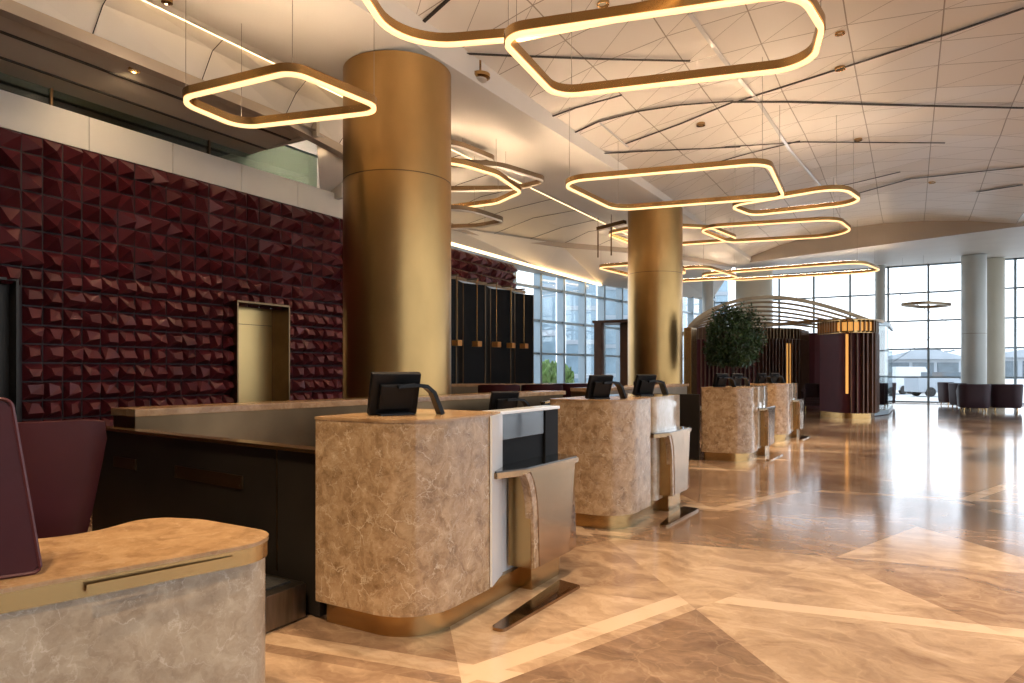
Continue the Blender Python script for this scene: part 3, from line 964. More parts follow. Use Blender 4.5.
# ---- long back counters behind the agents
def back_counter(label, p0, p1, h=1.10, depth=0.5, m=BRONZE_MID):
    p0, p1 = Vector(p0), Vector(p1); d = p1 - p0; ln = d.length
    r = thing('back_counter', (p0.x, p0.y, 0), label, 'counter', rz=math.atan2(d.y, d.x))
    bm = BM(); box(bm, (ln / 2, depth / 2, h - 0.03), (ln, depth, 0.06), bev=0.006); link('ledge', bm, MARBLE_TOP, r)
    bm = BM(); box(bm, (ln / 2, depth / 2 + 0.02, (h - 0.06) / 2 + 0.04), (ln - 0.04, depth - 0.04, h - 0.14)); link('front_panel', bm, m, r)
    bm = BM(); box(bm, (ln / 2, depth / 2 + 0.04, 0.03), (ln - 0.1, depth - 0.1, 0.06)); link('plinth', bm, DARK_STEEL, r)
    return r


back_counter('long counter with marble ledge and bronze front behind the nearest marble counter', (-5.28, 3.13), (-4.62, 9.55), depth=0.42, m=BRONZE)
back_counter('brown counter standing in front of the black folding screens', (-8.55, 11.6), (-5.55, 13.8), 1.14)
back_counter('counter with brown marble ledge behind the third marble counter', (-4.55, 10.6), (-4.4, 15.6), 1.12)

# =================================================================== NEAR DESK, LEFT FOREGROUND
nd = thing('service_desk', (-2.4, 0.4, 0), 'low rounded service desk with honey marble top and brass edge in the left foreground', 'desk')
raw = [(-2.32, -0.9), (-2.23, 0.93), (-2.16, 1.17), (-1.985, 1.80), (-2.56, 1.80), (-2.80, 1.72), (-2.70, 1.40), (-3.05, 0.9), (-3.2, -0.9)]
rads = [0.0, 0.0, 0.9, 0.17, 0.3, 0.12, 0.3, 0.3, 0.0]
plan = [(x + 2.4, y - 0.4) for x, y in fillet(raw, rads, 10)]
bm = BM(); prism(bm, offset_loop(plan, -0.012), 0.0, 0.715); link('marble_body', bm, MARBLE_DESK, nd, smooth=True)
bm = BM(); prism(bm, offset_loop(plan, -0.004), 0.71, 0.768); bn = link('brass_band', bm, BRASS, nd, smooth=True)
bm = BM(); prism(bm, plan, 0.768, 0.782); link('desk_top', bm, MARBLE_TOP, nd, smooth=True)
bm = BM()
pts = [Vector((x + 2.4, y - 0.4, 0.738)) for x, y in ((-2.165, 1.13), (-2.10, 1.38), (-2.055, 1.57))]
tube(bm, [p + Vector((0.012, -0.003, 0)) for p in pts], 0, rect=(0.004, 0.03)); link('drawer_pull', bm, BRASS, nd)

# upholstered screen standing on the desk
ls = thing('leather_screen', (-2.62, 0.62, 0.782), 'burgundy leather screen with piped edge standing on the near desk', 'screen')
P1, P2 = Vector((-2.31, 1.075)), Vector((-2.62, 0.30))
dr = (P1 - P2); an = math.atan2(dr.y, dr.x)
ls.location = (P1.x, P1.y, 0.789); ls.rotation_euler = (0, 0, an)


def trapez(bm, xs0, xs1, z0, z1, th, rc, out=0.0):
    pl = fillet([(xs0[0] - out, z0 - out), (xs0[1] + out, z0 - out), (xs1[1] + out, z1 + out), (xs1[0] - out, z1 + out)], [0.01, 0.02, rc, 0.01], 8)
    a = [bm.verts.new((x, -th / 2, z)) for x, z in pl]; b = [bm.verts.new((x, th / 2, z)) for x, z in pl]
    bm.faces.new(a); bm.faces.new(b[::-1]); n = len(pl)
    for i in range(n): bm.faces.new((a[i], b[i], b[(i + 1) % n], a[(i + 1) % n]))
    return pl


bm = BM(); pl = trapez(bm, (-0.9, 0.0), (-0.9, -0.075), 0.0, 0.53, 0.045, 0.03)
bmesh.ops.bevel(bm, geom=[e for e in bm.edges if abs(e.verts[0].co.y - e.verts[1].co.y) < 1e-6], offset=0.008, segments=2, affect='EDGES')
link('leather_panel', bm, LEATHER, ls, smooth=True)
bm = BM(); tube(bm, [Vector((x, -0.022, z)) for x, z in pl if x > -0.89 or z > 0.2], 0.006, 6); link('piping', bm, LEATHER_L, ls, smooth=True)


# agent chairs: curved leather back shell on a seat and pedestal
def make_chair(label, group):
    r = thing('agent_chair', (0, 0, 0), label, 'chair', group)
    bm = BM()
    rows = []
    for k in range(9):
        t = k / 8; z = 0.50 + 0.67 * t
        w_ = 0.26 + 0.13 * t ** 0.8
        if k == 8: w_ -= 0.02
        ring = []
        for sgn, off in ((1, 0.0), (-1, 0.06)):
            arc = [(-w_ + 2 * w_ * j / 10) for j in range(11)]
            if sgn < 0: arc = arc[::-1]
            for a in arc:
                ring.append((a, -0.20 - 0.10 * t + 0.35 * a * a / (w_) + off - (0.0 if k < 8 else 0.0), z + (0.0 if abs(a) < w_ * 0.9 else -0.012 * t)))
        rows.append(ring)
    loft(bm, rows); link('backrest', bm, LEATHER, r, smooth=True, angle=60)
    bm = BM(); box(bm, (0, 0.05, 0.46), (0.50, 0.50, 0.10), bev=0.03); link('seat', bm, LEATHER, r, smooth=True)
    bm = BM(); tube(bm, [(0, 0.03, 0.41), (0, 0.03, 0.06)], 0.03, 12); link('pedestal', bm, DARK_STEEL, r, smooth=True)
    bm = BM(); lathe(bm, [(0.25, 0.0), (0.25, 0.015), (0.06, 0.04), (0.03, 0.06)], 0, 0.03, 32); link('base', bm, DARK_STEEL, r, smooth=True)
    return r


ch = make_chair('burgundy leather chair back behind the low service desk', 'burgundy leather chairs behind the counters')
ch.location = (-3.42, 1.46, 0.02); ch.rotation_euler = (0, 0, YAW + 0.5)
for x, y, rz, lb in ((-6.35, 10.4, 0.5, 'left one of the dark red chairs behind the bronze back counter'),
                     (-5.75, 10.9, 0.5, 'second dark red chair from the left behind the bronze back counter'),
                     (-5.62, 11.9, 0.4, 'dark red chair right of its two neighbours behind the back counter'),
                     (-5.5, 16.0, 0.4, 'dark red chair just left of the mid hall brass column')):
    o = copy_tree(ch); o.location = (x, y, 0); o.rotation_euler = (0, 0, rz); o['label'] = lb

# =================================================================== RING LIGHTS
def ring(label, h, corners, rad, lit=True, wires=None, w_=0.07, top=None, far=False, hgt=0.085):
    pts = [at_h(u, v, h) for u, v in corners]
    c = sum(pts, Vector((0, 0, 0))) / len(pts)
    loop = fillet([(p.x - c.x, p.y - c.y) for p in pts], rad, 10)
    r = thing('ring_light', (c.x, c.y, h), label, 'pendant light', 'loop shaped pendant lights under the ceiling')
    bm = BM(); loop_bar(bm, loop, w_, 0.025, 0.025 + hgt); link('brass_band', bm, BRASS if lit else BRONZE_MID, r, smooth=True)
    bm = BM(); loop_bar(bm, loop, w_ * 0.66, -0.006, 0.026); link('diffuser', bm, (LED_FAR if far else LED) if lit else LED_OFF, r, smooth=True)
    if lit and h < 5.2: bm = BM(); loop_bar(bm, loop, w_ * (0.22 if far else 0.4), 0.022 + hgt, 0.03 + hgt); link('added_uplight', bm, LED_UP, r, smooth=True)  # added strip on top, unseen from below, throws light on the ceiling
    n = len(loop)
    for k in (wires or (0, n // 4, n // 2, 3 * n // 4)):
        x, y = loop[(k + n // 8) % n]
        wx, wy = x + c.x, y + c.y
        zt = canopy_z(wx, wy) if wx > -5.5 else (beam_z(wy) + 0.02 if wx > -7.6 else 5.3)
        if wy > edge_y(wx): zt = 5.9
        bm = BM(); tube(bm, [(x, y, 0.08), (x, y, zt - h)], 0.0035, 5); link('cable', bm, CABLE, r)
    return r


ring('glowing loop light hanging left of the near brass column', 4.3, [(174, 101), (292, 73), (388, 112), (241, 129)], [0.28, 0.2, 0.2, 0.28])
ring('largest glowing loop light at top centre, closed end at the right', 4.4, [(498, 38), (556, 98), (812, 68), (822, 30), (800, -6)], [0.22, 0.3, 0.35, 0.5, 0.4])
ring('glowing loop light cut by the top of the frame above the near column', 4.62, [(352, -20), (398, 50), (520, 40), (700, 4), (670, -40), (500, -70)], [0.3, 0.6, 0.5, 0.25, 0.4, 0.4])
ring('glowing loop light hanging just in front of the mid hall column', 4.7, [(556, 183), (768, 164), (784, 198), (615, 211)], [0.4, 0.4, 0.2, 0.5])
ring('small glowing loop light overlapping the right end of the mid hall loop', 5.0, [(728, 207), (842, 188), (866, 204), (752, 216)], [0.35, 0.5, 0.5, 0.35])
ring('glowing long loop light right of the mid hall column, below two others', 5.4, [(694, 229), (838, 220), (858, 236), (728, 243)], [0.5, 0.7, 0.9, 0.5], far=True)
ring('glowing loop light passing behind the mid hall brass column', 5.55, [(606, 235), (650, 226), (712, 229), (742, 241), (640, 248)], [0.5, 0.6, 0.5, 0.5, 0.6], far=True)
ring('long loop light hanging low over the rib roofed pavilion', 5.0, [(690, 276), (862, 263), (884, 272), (735, 281)], [0.6, 0.8, 0.6, 0.8], far=True)
ring('faint loop light in front of the far glass right of the mid hall column', 4.8, [(640, 272), (706, 268), (742, 279), (640, 284)], [0.6, 0.6, 0.5, 0.6], far=True)
ring('bright loop light emerging from behind the near brass column', 4.9, [(392, 164), (452, 163), (496, 176), (521, 193), (497, 204), (450, 210), (392, 214)], [0.3, 0.8, 0.6, 0.3, 0.5, 0.8, 0.3])
ring('unlit loop light just right of the near column, longest of the unlit ones', 5.25, [(392, 160), (500, 168), (549, 183), (515, 191), (392, 192)], [0.3, 0.9, 0.3, 0.7, 0.3], lit=False)
ring('unlit loop light right of the near column, highest of the unlit ones', 5.38, [(392, 140), (458, 147), (500, 164), (470, 168), (392, 170)], [0.3, 0.7, 0.3, 0.6, 0.3], lit=False)
ring('unlit loop light right of the near column, lowest of the unlit ones', 4.75, [(392, 209), (468, 211), (506, 223), (480, 228), (392, 232)], [0.3, 0.8, 0.3, 0.6, 0.3], lit=False)
ring('thin unlit loop light in front of the end window', 4.0, [(899, 306), (925, 303.5), (953, 306), (926, 309)], [0.4, 0.6, 0.4, 0.6], lit=False)
ring('small loop light left of the mid hall column, low in front of glass', 4.6, [(596, 268), (650, 264), (690, 274), (640, 279)], [0.3, 0.5, 0.5, 0.5], far=True)

# bronze bracket frame left of the mid-hall column
bf = thing('hanging_bronze_frame', (0, 0, 0), 'dark bronze frame on rods hanging left of the mid hall column', 'frame')
p0, p1 = at_h(598, 229, 5.4), at_h(625, 222, 5.45)
bm = BM(); tube(bm, [p0, p1], 0, rect=(0.14, 0.10)); link('top_bar', bm, BRONZE, bf)
q0 = at_h(599, 266, 4.55)
for u in (0.0, 0.5):
    a = p0.lerp(p1, u)
    bm = BM(); tube(bm, [a, Vector((a.x, a.y, 4.6))], 0.02, 6); link('rod', bm, BRONZE, bf)
    bm = BM(); tube(bm, [a, Vector((a.x, a.y, 5.82))], 0.008, 5); link('hanger', bm, BRONZE, bf)

# smoke detector on the ceiling beside the near column
sp0 = at_h(480, 76, 5.78)
sd = thing('ceiling_sensor', tuple(sp0), 'small round brass sensor on the ceiling right of the near column', 'smoke detector')
bm = BM(); lathe(bm, [(0.15, 0.02), (0.15, -0.03), (0.11, -0.05)], n=32); link('brass_ring', bm, BRASS, sd, smooth=True)
bm = BM(); tube(bm, [(0, 0, 0.0), (0, 0, canopy_z(sp0.x, sp0.y) - 5.78)], 0.02, 8); link('stem', bm, BRASS, sd, smooth=True)
bm = BM(); lathe(bm, [(0.10, -0.04), (0.10, -0.07), (0.05, -0.09)], n=32); link('lens', bm, WHITE, sd, smooth=True)

# =================================================================== BLACK FOLDING SCREENS AND PENDANT CUBES
fs = thing('folding_screen', (-9.3, 12.2, 0), 'tall black folding screens under the tile band at the left wall', 'screen')
yk = -2.4
for k in range(11):
    xa, xb = (0.0, 0.24) if k % 2 == 0 else (0.24, 0.0)
    ya_, yb_ = yk, yk + 0.62
    bm = BM(); ang = math.atan2(yb_ - ya_, xb - xa)
    box(bm, ((xa + xb) / 2, (ya_ + yb_) / 2, 1.78), (math.hypot(xb - xa, yb_ - ya_), 0.03, 3.5), rz=ang)
    link('screen_leaf', bm, BLACK_MATT, fs)
    bm = BM(); box(bm, (xb + 0.012, yb_, 1.78), (0.03, 0.03, 3.52)); link('brass_edge', bm, BRONZE if k % 2 else BRONZE_MID, fs)
    yk += 0.62
lamps = [(457, 343), (477, 344), (496.5, 344.5), (511, 345.5), (524, 346)]
lab = ['amber cube lamp nearest the near column, in front of black screens', 'thin amber cube lamp, second from the near column before black screens',
       'amber cube lamp in the middle of the five before black screens', 'amber cube lamp fourth from the near column before black screens',
       'amber cube lamp farthest from the near column, before black screens']
for (u, v), lb in zip(lamps, lab):
    d = ray(u, v); t = -8.85 / d.x; p = d * t
    r = thing('pendant_lamp', (p.x, p.y, EYE + p.z), lb, 'pendant lamp', 'amber cube lamps before the black screens')
    bm = BM(); box(bm, (0, 0, 0), (0.17, 0.17, 0.13), bev=0.01); link('lamp_shade', bm, plain('amber_shade_%d' % u, (0.6, 0.28, 0.08), 0.4, 0.6, 0.1, 4), r)
    bm = BM(); tube(bm, [(0, 0, 0.06), (0, 0, 4.36 - EYE - p.z - 0.78)], 0.010, 6); link('rod', bm, BRASS, r)
    bm = BM(); box(bm, (-0.12, 0, 4.36 - EYE - p.z - 0.77), (0.3, 0.05, 0.04)); link('bracket', bm, BRONZE_MID, r)

# =================================================================== PAVILION
pv = thing('lounge_pavilion', (0, 0, 0), 'dark rounded lounge pavilion with bronze slats under a curved rib roof', 'pavilion')
ZC0, ZC1 = 2.55, 2.95


def arc_path(pts, rad, seg=8):
    full = fillet(pts + [(pts[-1][0] - 50, pts[-1][1] + 60)], [0] + [rad] * (len(pts) - 2) + [0, 0], seg)
    return [p for p in full[:-1]]


podA = arc_path([(-2.42, 23.45), (-1.62, 22.35), (-1.03, 22.85), (-0.98, 23.95)], 0.4)
podB = arc_path([(-6.6, 24.4), (-4.7, 25.0), (-3.55, 26.2), (-3.45, 28.0)], 0.6)


def pod(path, n_panel, label):
    bm = BM(); wall_path(bm, path, 0.10, 0.16, ZC0); link('curved_wall', bm, PANEL_WINE, pv, smooth=True)
    bm = BM(); wall_path(bm, path, 0.16, ZC0, ZC1); link('cornice', bm, BRASS if label == 'a' else SLATWOOD, pv, smooth=True)
    bm = BM(); wall_path(bm, path, 0.06, 0.0, 0.17); link('plinth', bm, BRASS, pv, smooth=True)
    # slats
    tot = [0.0]
    for a, b in zip(path[:-1], path[1:]): tot.append(tot[-1] + math.hypot(b[0] - a[0], b[1] - a[1]))
    for d0, top in ((n_panel, False), (0.06, True)):
      d = d0; cnt = 0
      while d < tot[-1] - 0.05 and cnt < 46:
          i = max(k for k in range(len(tot) - 1) if tot[k] <= d)
          f = (d - tot[i]) / (tot[i + 1] - tot[i])
          a, b = Vector(path[i]), Vector(path[i + 1])
          p = a.lerp(b, f); t_ = (b - a).normalized(); nn = Vector((t_.y, -t_.x))
          ang = math.atan2(t_.y, t_.x)
          q = p + nn * 0.11
          if not top: bm = BM(); box(bm, (q.x, q.y, (ZC0 + 0.16) / 2), (0.035, 0.12, ZC0 - 0.16), rz=ang); link('slat', bm, SLATWOOD, pv)
          if top: bm = BM(); box(bm, (q.x, q.y, (ZC0 + ZC1) / 2), (0.03, 0.10, ZC1 - ZC0 - 0.04), rz=ang); link('cornice_slat', bm, BRONZE, pv)
          d += 0.135; cnt += 1
    return tot


podA_front = podA[:len(podA)]
pod(podA, 1.35, 'a')
pod(podB, 0.15, 'b')
# lit strips
for (x, y), rz, z0, z1, w_ in (((-1.60, 22.24), 0.0, 0.75, 2.5, 0.07), ((-3.74, 25.85), 0.82, 0.6, 2.4, 0.16)):
    bm = BM(); box(bm, (x, y, (z0 + z1) / 2), (w_, 0.05, z1 - z0), rz=rz); link('amber_strip', bm, GOLD_GLOW, pv)
# amber light shelves behind cornices
for path in (podA, podB[-4:]):
    bm = BM(); wall_path(bm, [(p[0], p[1]) for p in path], 0.175, ZC0 + 0.06, ZC1 - 0.08); link('amber_band', bm, GOLD_GLOW, pv, smooth=True)
# glass screen on the right side
gp = [(-0.97, 24.0), (-0.62, 25.2), (-0.56, 28.2)]
bm = BM(); wall_path(bm, gp, 0.02, 0.16, 2.9); link('glass_screen', bm, GLASS_K, pv)
bm = BM(); wall_path(bm, gp, 0.09, 2.86, 2.98); wall_path(bm, gp, 0.05, 0.02, 0.16); link('glass_rail', bm, ALU, pv)
# inner back wall and left pod
bm = BM(); wall_path(bm, [(-5.5, 28.4), (-3.2, 28.8), (-0.8, 28.2)], 0.1, 0.0, 2.9); link('inner_wall', bm, PANEL_WINE, pv)
bm = BM(); box(bm, (-6.3, 22.5, 1.42), (0.25, 0.7, 2.84), bev=0.02); link('post', bm, BRASS, pv)
# roof ribs
L0, R0 = Vector((-6.2, 22.0, 2.86)), Vector((-0.95, 24.7, 2.95))
for k in range(7):
    off = Vector((-0.30, 0.86, 0)) * k
    a, b = L0 + off, R0 + off * 0.75
    pk = 1.46 - 0.13 * k
    pts = []
    for j in range(25):
        t = j / 24
        s = math.sin(PI * t ** 0.78)
        pts.append(a.lerp(b, t) + Vector((0, 0, pk * 0.62 * s ** 0.95)))
    bm = BM(); tube(bm, pts, 0, rect=(0.045 if k else 0.08, 0.07 if k else 0.11)); link('roof_rib', bm, BRONZE_MID, pv, smooth=True)
bm = BM(); tube(bm, [R0 + Vector((-3.3, -0.95, -0.03)), R0 + Vector((-1.6, -1.55, 0.03)), R0 + Vector((-0.45, -1.5, 0.03)), R0 + Vector((0.1, -0.6, 0.03)), R0 + Vector((0.35, 1.6, 0.02))], 0, rect=(0.12, 0.09)); link('roof_rim', bm, BRONZE_MID, pv, smooth=True)

# second slatted kiosk, behind the mid-hall column on the left
k2 = thing('slatted_kiosk', (-8.0, 19.3, 0), 'brown wooden kiosk with amber slits left of the mid hall column', 'kiosk')
bm = BM(); box(bm, (0.85, 0.25, 1.42), (0.7, 0.7, 2.84), bev=0.03); link('body', bm, WOODBR, k2)
bm = BM(); box(bm, (0.0, -0.5, 1.42), (0.24, 0.2, 2.86), bev=0.01); link('post', bm, SLATWOOD, k2)
bm = BM(); box(bm, (0.5, 0.0, 2.88), (1.4, 1.1, 0.08), bev=0.01); link('roof', bm, SLATWOOD, k2)
for x in (0.95, 1.12):
    bm = BM(); box(bm, (x, -0.115, 1.5), (0.05, 0.03, 2.2)); link('amber_slit', bm, GOLD_GLOW, k2)

# =================================================================== TREE
tr = thing('potted_tree', (-3.82, 17.5, 0), 'round dark green tree standing behind the third counter', 'tree')
bm = BM(); lathe(bm, [(0.24, 0.0), (0.30, 0.5), (0.28, 0.5), (0.26, 0.46)], n=32); link('planter', bm, POT, tr, smooth=True)
bm = BM(); tube(bm, [(0, 0, 0.44), (0.02, 0.01, 1.0), (-0.01, 0, 1.5), (0.0, 0.02, 2.2)], [0.045, 0.04, 0.035, 0.02], 10)
for a in range(7):
    an = a * 0.9
    tube(bm, [(0, 0, 1.35 + 0.08 * a), (0.25 * math.cos(an), 0.25 * math.sin(an), 1.65 + 0.1 * a), (0.45 * math.cos(an), 0.45 * math.sin(an), 1.85 + 0.12 * a)], [0.018, 0.012, 0.006], 6)
link('trunk', bm, BARK, tr, smooth=True)
bm = BM(); rnd = random.Random(5)
for _ in range(8500):
    th, ph_ = rnd.uniform(0, 2 * PI), math.acos(rnd.uniform(-1, 1))
    rr = (0.45 + 0.55 * rnd.random() ** 0.4)
    lump = 1 + 0.16 * math.sin(3 * th + 1.3) * math.sin(2 * ph_) + 0.10 * math.sin(5 * th)
    c = Vector((0.70 * rr * lump * math.sin(ph_) * math.cos(th), 0.70 * rr * lump * math.sin(ph_) * math.sin(th), 2.18 + 0.84 * rr * lump * math.cos(ph_)))
    if c.z < 1.55: c.z = 1.55 + rnd.random() * 0.15
    d = Vector((rnd.gauss(0, 1), rnd.gauss(0, 1), rnd.gauss(-0.3, 0.8))).normalized()
    s = d.cross(Vector((rnd.gauss(0, 1), rnd.gauss(0, 1), rnd.gauss(0, 1)))).normalized()
    ln, wd = rnd.uniform(0.06, 0.12), rnd.uniform(0.014, 0.026)
    bm.faces.new([bm.verts.new(q) for q in (c, c + d * ln * 0.5 + s * wd, c + d * ln, c + d * ln * 0.5 - s * wd)])
link('foliage', bm, LEAF, tr)

# =================================================================== ARMCHAIRS
def make_armchair(label, group):
    r = thing('tub_armchair', (0, 0, 0), label, 'armchair', group)
    # U shaped shell, open towards +y
    path = fillet([(-0.44, 0.42), (-0.46, -0.42), (0.46, -0.42), (0.44, 0.42), (0.34, 0.42), (0.33, -0.28), (-0.33, -0.28), (-0.34, 0.42)],
                  [0.04, 0.26, 0.26, 0.04, 0.04, 0.16, 0.16, 0.04], 6)
    rows = []
    for z, o in ((0.13, -0.03), (0.2, 0.0), (0.5, 0.012), (0.8, 0.03), (0.93, 0.035), (0.96, 0.01)):
        pts_ = []
        for x, y in offset_loop(path, o if o > -0.02 else o):
            drop = 0.0 if y < 0 else 0.26 * min(1, y / 0.42) * max(0, (z - 0.4) / 0.56)
            pts_.append((x, y, z - drop))
        rows.append(pts_)
    bm = BM(); loft(bm, rows); link('back_shell', bm, SEAT_L, r, smooth=True)
    bm = BM(); box(bm, (0, 0.08, 0.36), (0.65, 0.68, 0.16), bev=0.05); link('seat_cushion', bm, SEAT_L, r, smooth=True)
    bm = BM(); box(bm, (0, 0.04, 0.22), (0.68, 0.7, 0.12), bev=0.01); link('seat_frame', bm, SEAT_L, r)
    for sx in (-0.3, 0.3):
        for sy in (-0.26, 0.32):
            bm = BM(); tube(bm, [(sx, sy, 0.17), (sx * 1.08, sy * 1.08, 0.0)], [0.03, 0.018], 8); link('leg', bm, BRASS, r, smooth=True)
    return r


ac = make_armchair('plum leather tub armchair seen from behind, left of the front pair by the end window', 'plum tub armchairs by the end window')
ac.location = (1.93, 28.85, 0); ac.rotation_euler = (0, 0, YAW - 0.45)
for x, y, rz, lb in ((2.92, 29.45, -0.1, 'plum leather tub armchair seen from behind, right of the front pair by the end window'),
                     (1.78, 30.9, -1.2, 'plum armchair just behind the front pair, seen from the side'),
                     (1.5, 33.6, -1.2, 'plum armchair farthest back of the group by the end window'),
                     (-0.98, 30.9, 1.2, 'small dark armchair edge right of the pavilion glass')):
    o = copy_tree(ac); o.location = (x, y, 0); o.rotation_euler = (0, 0, rz); o['label'] = lb
o = copy_tree(ac); o.location = (-3.05, 26.9, 0); o.rotation_euler = (0, 0, PI + 0.3); o['label'] = 'wine red armchair in the opening of the lounge pavilion'; o['group'] = 'armchairs in the pavilion'

# =================================================================== OUTSIDE
bm = BM(); quad(bm, (-200, 37, -0.5), (200, 37, -0.5), (200, 400, -0.5), (-200, 400, -0.5))
quad(bm, (-200, -60, -0.5), (-13.5, -60, -0.5), (-13.5, 37, -0.5), (-200, 37, -0.5))
quad(bm, (10.2, -60, -0.5), (200, -60, -0.5), (200, 37, -0.5), (10.2, 37, -0.5))
tag(link('ground', bm, TARMAC), kind='structure')


def out(u, t, v=372): d = ray(u, v); return Vector((d.x * t, d.y * t, 0))


def hangar(label, u0, u1, t, h, roof):
    a, b = out(u0, t), out(u1, t); d = b - a; ln = d.length
    r = thing('hangar', (a.x, a.y, -0.5), label, 'building', rz=math.atan2(d.y, d.x))
    bm = BM(); prism(bm, [(0, 0), (ln, 0), (ln, 30), (0, 30)], 0, h); link('walls', bm, HANGAR, r)
    bm = BM()
    a0 = [(-1, -1, h), (ln / 2, -1, h + roof), (ln + 1, -1, h), (ln + 1, -1, h - 0.4), (-1, -1, h - 0.4)]
    loft(bm, [a0, [(x, 31, z) for x, _, z in a0]]); link('roof', bm, HANGAR, r)
    for k in range(3):
        bm = BM(); box(bm, (ln * (k + 0.5) / 3, -0.1, h * 0.4), (ln * 0.28, 0.2, h * 0.75)); link('hangar_door', bm, HANGAR_D, r)
    return r


hangar('pale hangar with low gable beyond the end window, left of the columns', 886, 960, 150, 5.0, 2.2)
hangar('pale hangar beyond the end window at the right edge', 985, 1090, 180, 6.0, 2.5)
a = out(900, 230)
a = out(900, 255); tw = thing('terminal_block', (a.x, a.y, -0.5), 'square grey block rising above the far hangar roof', 'building')
bm = BM(); box(bm, (0, 0, 5), (9, 9, 10)); link('block', bm, HANGAR_D, tw)
bm = BM(); box(bm, (0, 0, 10.2), (10, 10, 0.5)); link('parapet', bm, HANGAR, tw)
rnd = random.Random(4)
for k in range(12):
    p = out(868 + 14 * k, 285 + 14 * (k % 3))
    r = thing('distant_tree', (p.x, p.y, -0.5), 'hazy tree on the horizon beyond the apron', 'tree', 'trees on the horizon beyond the apron')
    bm = BM(); bmesh.ops.create_icosphere(bm, subdivisions=3, radius=1)
    for v in bm.verts: v.co = Vector((v.co.x * 6.0, v.co.y * 4.5, 6.6 + v.co.z * (3.6 + 0.8 * (k % 3)))) * (1 + 0.12 * rnd.uniform(-1, 1))
    link('crown', bm, HANGAR_D, r)  # grey-blue crown: distance haze put into its colour
    bm = BM(); tube(bm, [(0, 0, 0), (0, 0, 4)], 0.3, 8); link('trunk', bm, BARK, r)


def van(name, label, u, t, m, L_=5.0, H_=2.2, rz=0.3):
    p = out(u, t)
    r = thing(name, (p.x, p.y, -0.5), label, 'vehicle', rz=rz)
    bm = BM()
    side = [(-L_ / 2, 0.35), (L_ / 2, 0.35), (L_ / 2, 1.1), (L_ / 2 - 0.7, 1.3), (L_ / 2 - 1.4, H_), (-L_ / 2, H_)]
    loft(bm, [[(x, -0.95, z) for x, z in side], [(x, 0.95, z) for x, z in side]])
    link('body', bm, m, r)
    bm = BM(); box(bm, (L_ / 2 - 1.5, 0, 1.6), (0.9, 1.93, 0.5)); link('cab_window', bm, HANGAR_D, r)
    for sx in (-1, 1):
        for sy in (-1, 1):
            bm = BM(); rings = [[(sx * L_ * 0.32 + 0.36 * math.cos(2 * PI * k / 20), sy * 0.9 + yy, 0.36 + 0.36 * math.sin(2 * PI * k / 20)) for k in range(20)] for yy in (-0.12, 0.12)]
            loft(bm, rings); link('wheel', bm, TYRE, r)
    return r


van('service_van', 'white service van parked outside the end window right of the pavilion', 906, 58, VANW, 5.0, 2.3, YAW + 0.4)
van('baggage_tug', 'pale orange ground vehicle outside the window right of the white van', 932, 62, ORANGE, 5.4, 1.3, YAW + 0.1)
van('ground_vehicle', 'low grey ground vehicle outside beside the grey column', 944, 52, HANGAR, 5.0, 1.5, YAW)

# blue-grey buildings and hedges outside the left glass wall
for u0, u1, t, h, lb in ((538, 556, 46, 14, 'pale blue tower outside the left glass wall, leftmost'), (566, 596, 60, 20, 'blue glass tower outside the left glass wall, middle'), (604, 640, 70, 12, 'low blue building outside the left glass wall near the column'), (700, 728, 75, 24, 'dark blue tower seen between the mid hall column and the tree')):
    a, b = out(u0, t), out(u1, t); d = b - a
    r = thing('glass_tower', (a.x, a.y, -0.5), lb, 'building', rz=math.atan2(d.y, d.x))
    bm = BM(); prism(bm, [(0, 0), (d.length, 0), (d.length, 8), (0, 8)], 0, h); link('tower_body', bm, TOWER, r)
    bm = BM()
    for k in range(int(h / 3)): box(bm, (d.length / 2, -0.05, 1.5 + 3 * k), (d.length, 0.1, 0.4))
    link('floor_bands', bm, HANGAR, r)
for k, u in enumerate((540, 549, 560)):
    p = out(u, 36 + 2 * k)
    r = thing('garden_shrub', (p.x, p.y, -0.5), ['green shrub outside the left glass beside the black screens', 'green shrub second from the black screens outside the glass', 'green shrub third from the black screens outside the glass'][k], 'shrub')
    bm = BM(); bmesh.ops.create_icosphere(bm, subdivisions=4, radius=1)
    rn = random.Random(k)
    for v in bm.verts: v.co = Vector((v.co.x * 0.8, v.co.y * 0.8, 1.1 + v.co.z * 1.1)) * (1 + 0.2 * rn.uniform(-1, 1))
    link('foliage', bm, HEDGE, r)

# =================================================================== DOWNLIGHTS (recessed fittings with their beams)
dl = [(-1.2, 4.6), (1.2, 3.6), (-0.2, 8.2), (-1.0, 12.5), (-1.0, 17.0), (0.5, 21.0), (2.6, 5.5), (3.0, 10.5), (3.2, 16.0), (-3.6, 3.6), (-3.6, 8.6), (-3.6, 13.6)]
for k, (x, y) in enumerate(dl):
    z = canopy_z(x, y)
    r = thing('recessed_downlight', (x, y, z - 0.03), 'small recessed downlight in the panelled ceiling', 'downlight', 'recessed ceiling downlights')
    bm = BM(); loop_bar(bm, [(0.075 * math.cos(a * PI / 12), 0.075 * math.sin(a * PI / 12)) for a in range(24)], 0.02, -0.012, 0.04); link('trim_ring', bm, BRASS, r, smooth=True)
    near = y < 9
    spot(x, y, z - 0.06, SPOT_W * ((1.9 if x > 0 else 0.9) if near else 1.7), 66 if near else 60, 0.7, (1.0, 0.80, 0.60) if x > -2 else (1.0, 0.72, 0.44))
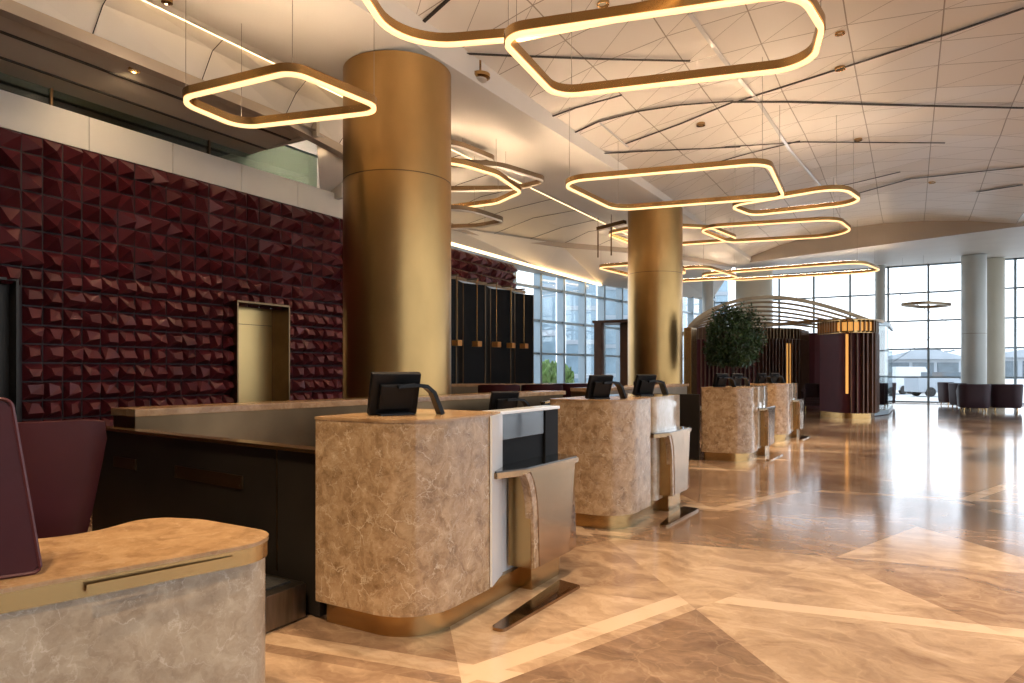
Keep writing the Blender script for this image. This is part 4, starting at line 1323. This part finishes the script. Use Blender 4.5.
# soffit spots added to brighten the white fascia over the tile wall
for y in (5.0, 8.3):
    r = thing('recessed_downlight', (-8.45, y, 5.2), 'small added downlight in the gallery soffit', 'downlight', 'added soffit downlights')
    bm = BM(); loop_bar(bm, [(0.06 * math.cos(a * PI / 12), 0.06 * math.sin(a * PI / 12)) for a in range(24)], 0.02, -0.012, 0.05); link('trim_ring', bm, BRASS, r, smooth=True)
    spot(-8.45, y, 5.17, 28, 130, 1.0, aim=(-9.4, y + 0.3, 4.3))

# unseen spots added to brighten the counters, desk, chair and baggage bay
for k, (x, y, w_, aim) in enumerate([(-1.5, -0.6, 1050, (-2.45, 2.7, 0.7)), (-0.6, -1.0, 760, (-2.2, 1.0, 0.45)), (-0.9, 2.4, 420, (-2.3, 5.4, 0.6)),
                                    (-3.4, 0.6, 160, (-3.4, 1.6, 0.9)), (-0.9, 7.4, 330, (-2.4, 10.6, 0.6)), (-0.9, 11.2, 330, (-2.4, 14.3, 0.6)), (-3.7, 0.2, 200, (-3.8, 3.0, 0.6))]):
    z = canopy_z(x, y)
    r = thing('added_spotlight', (x, y, z - 0.03), 'small added ceiling spotlight out of view above the counters', 'spotlight', 'added accent spotlights')
    bm = BM(); loop_bar(bm, [(0.06 * math.cos(a * PI / 12), 0.06 * math.sin(a * PI / 12)) for a in range(24)], 0.02, -0.02, 0.05); link('trim_ring', bm, BRASS, r, smooth=True)
    spot(x, y, z - 0.06, w_, 34, 0.9, (1.0, 0.74, 0.46), 0.08, aim)

# washers added along the beam to brighten the burgundy tiles
for k, y in enumerate((2.2, 4.6, 7.0, 9.4, 12.5)):
    r = thing('added_wall_washer', (-7.15, y, beam_z(y) + 0.03), 'small added wall washer in the smooth beam aimed at the burgundy tiles', 'spotlight', 'added wall washers in the beam')
    bm = BM(); loop_bar(bm, [(0.05 * math.cos(a * PI / 12), 0.05 * math.sin(a * PI / 12)) for a in range(24)], 0.02, -0.02, 0.05); link('trim_ring', bm, BRASS, r, smooth=True)
    spot(-7.15, y, beam_z(y) - 0.0, 48, 95, 0.9, (1.0, 0.76, 0.54), 0.05, (-9.5, y + 0.2, 1.9))

# small downlights in the gallery behind the glass
for k, (x, y) in enumerate(((-10.9, 7.9), (-10.7, 2.2), (-10.6, 4.9))):
    r = thing('recessed_downlight', (x, y, 6.03), 'tiny downlight in the gallery ceiling behind the green glass', 'downlight', 'gallery downlights')
    bm = BM(); loop_bar(bm, [(0.05 * math.cos(a * PI / 12), 0.05 * math.sin(a * PI / 12)) for a in range(24)], 0.02, -0.012, 0.03); link('trim_ring', bm, BRASS, r, smooth=True)
    spot(x, y, 6.0, 110 if k == 0 else 40, 110, 0.9, (1.0, 0.85, 0.7), 0.05, (-11.0, 9.6, 5.3) if k == 0 else (x - 0.6, y, 4.8))
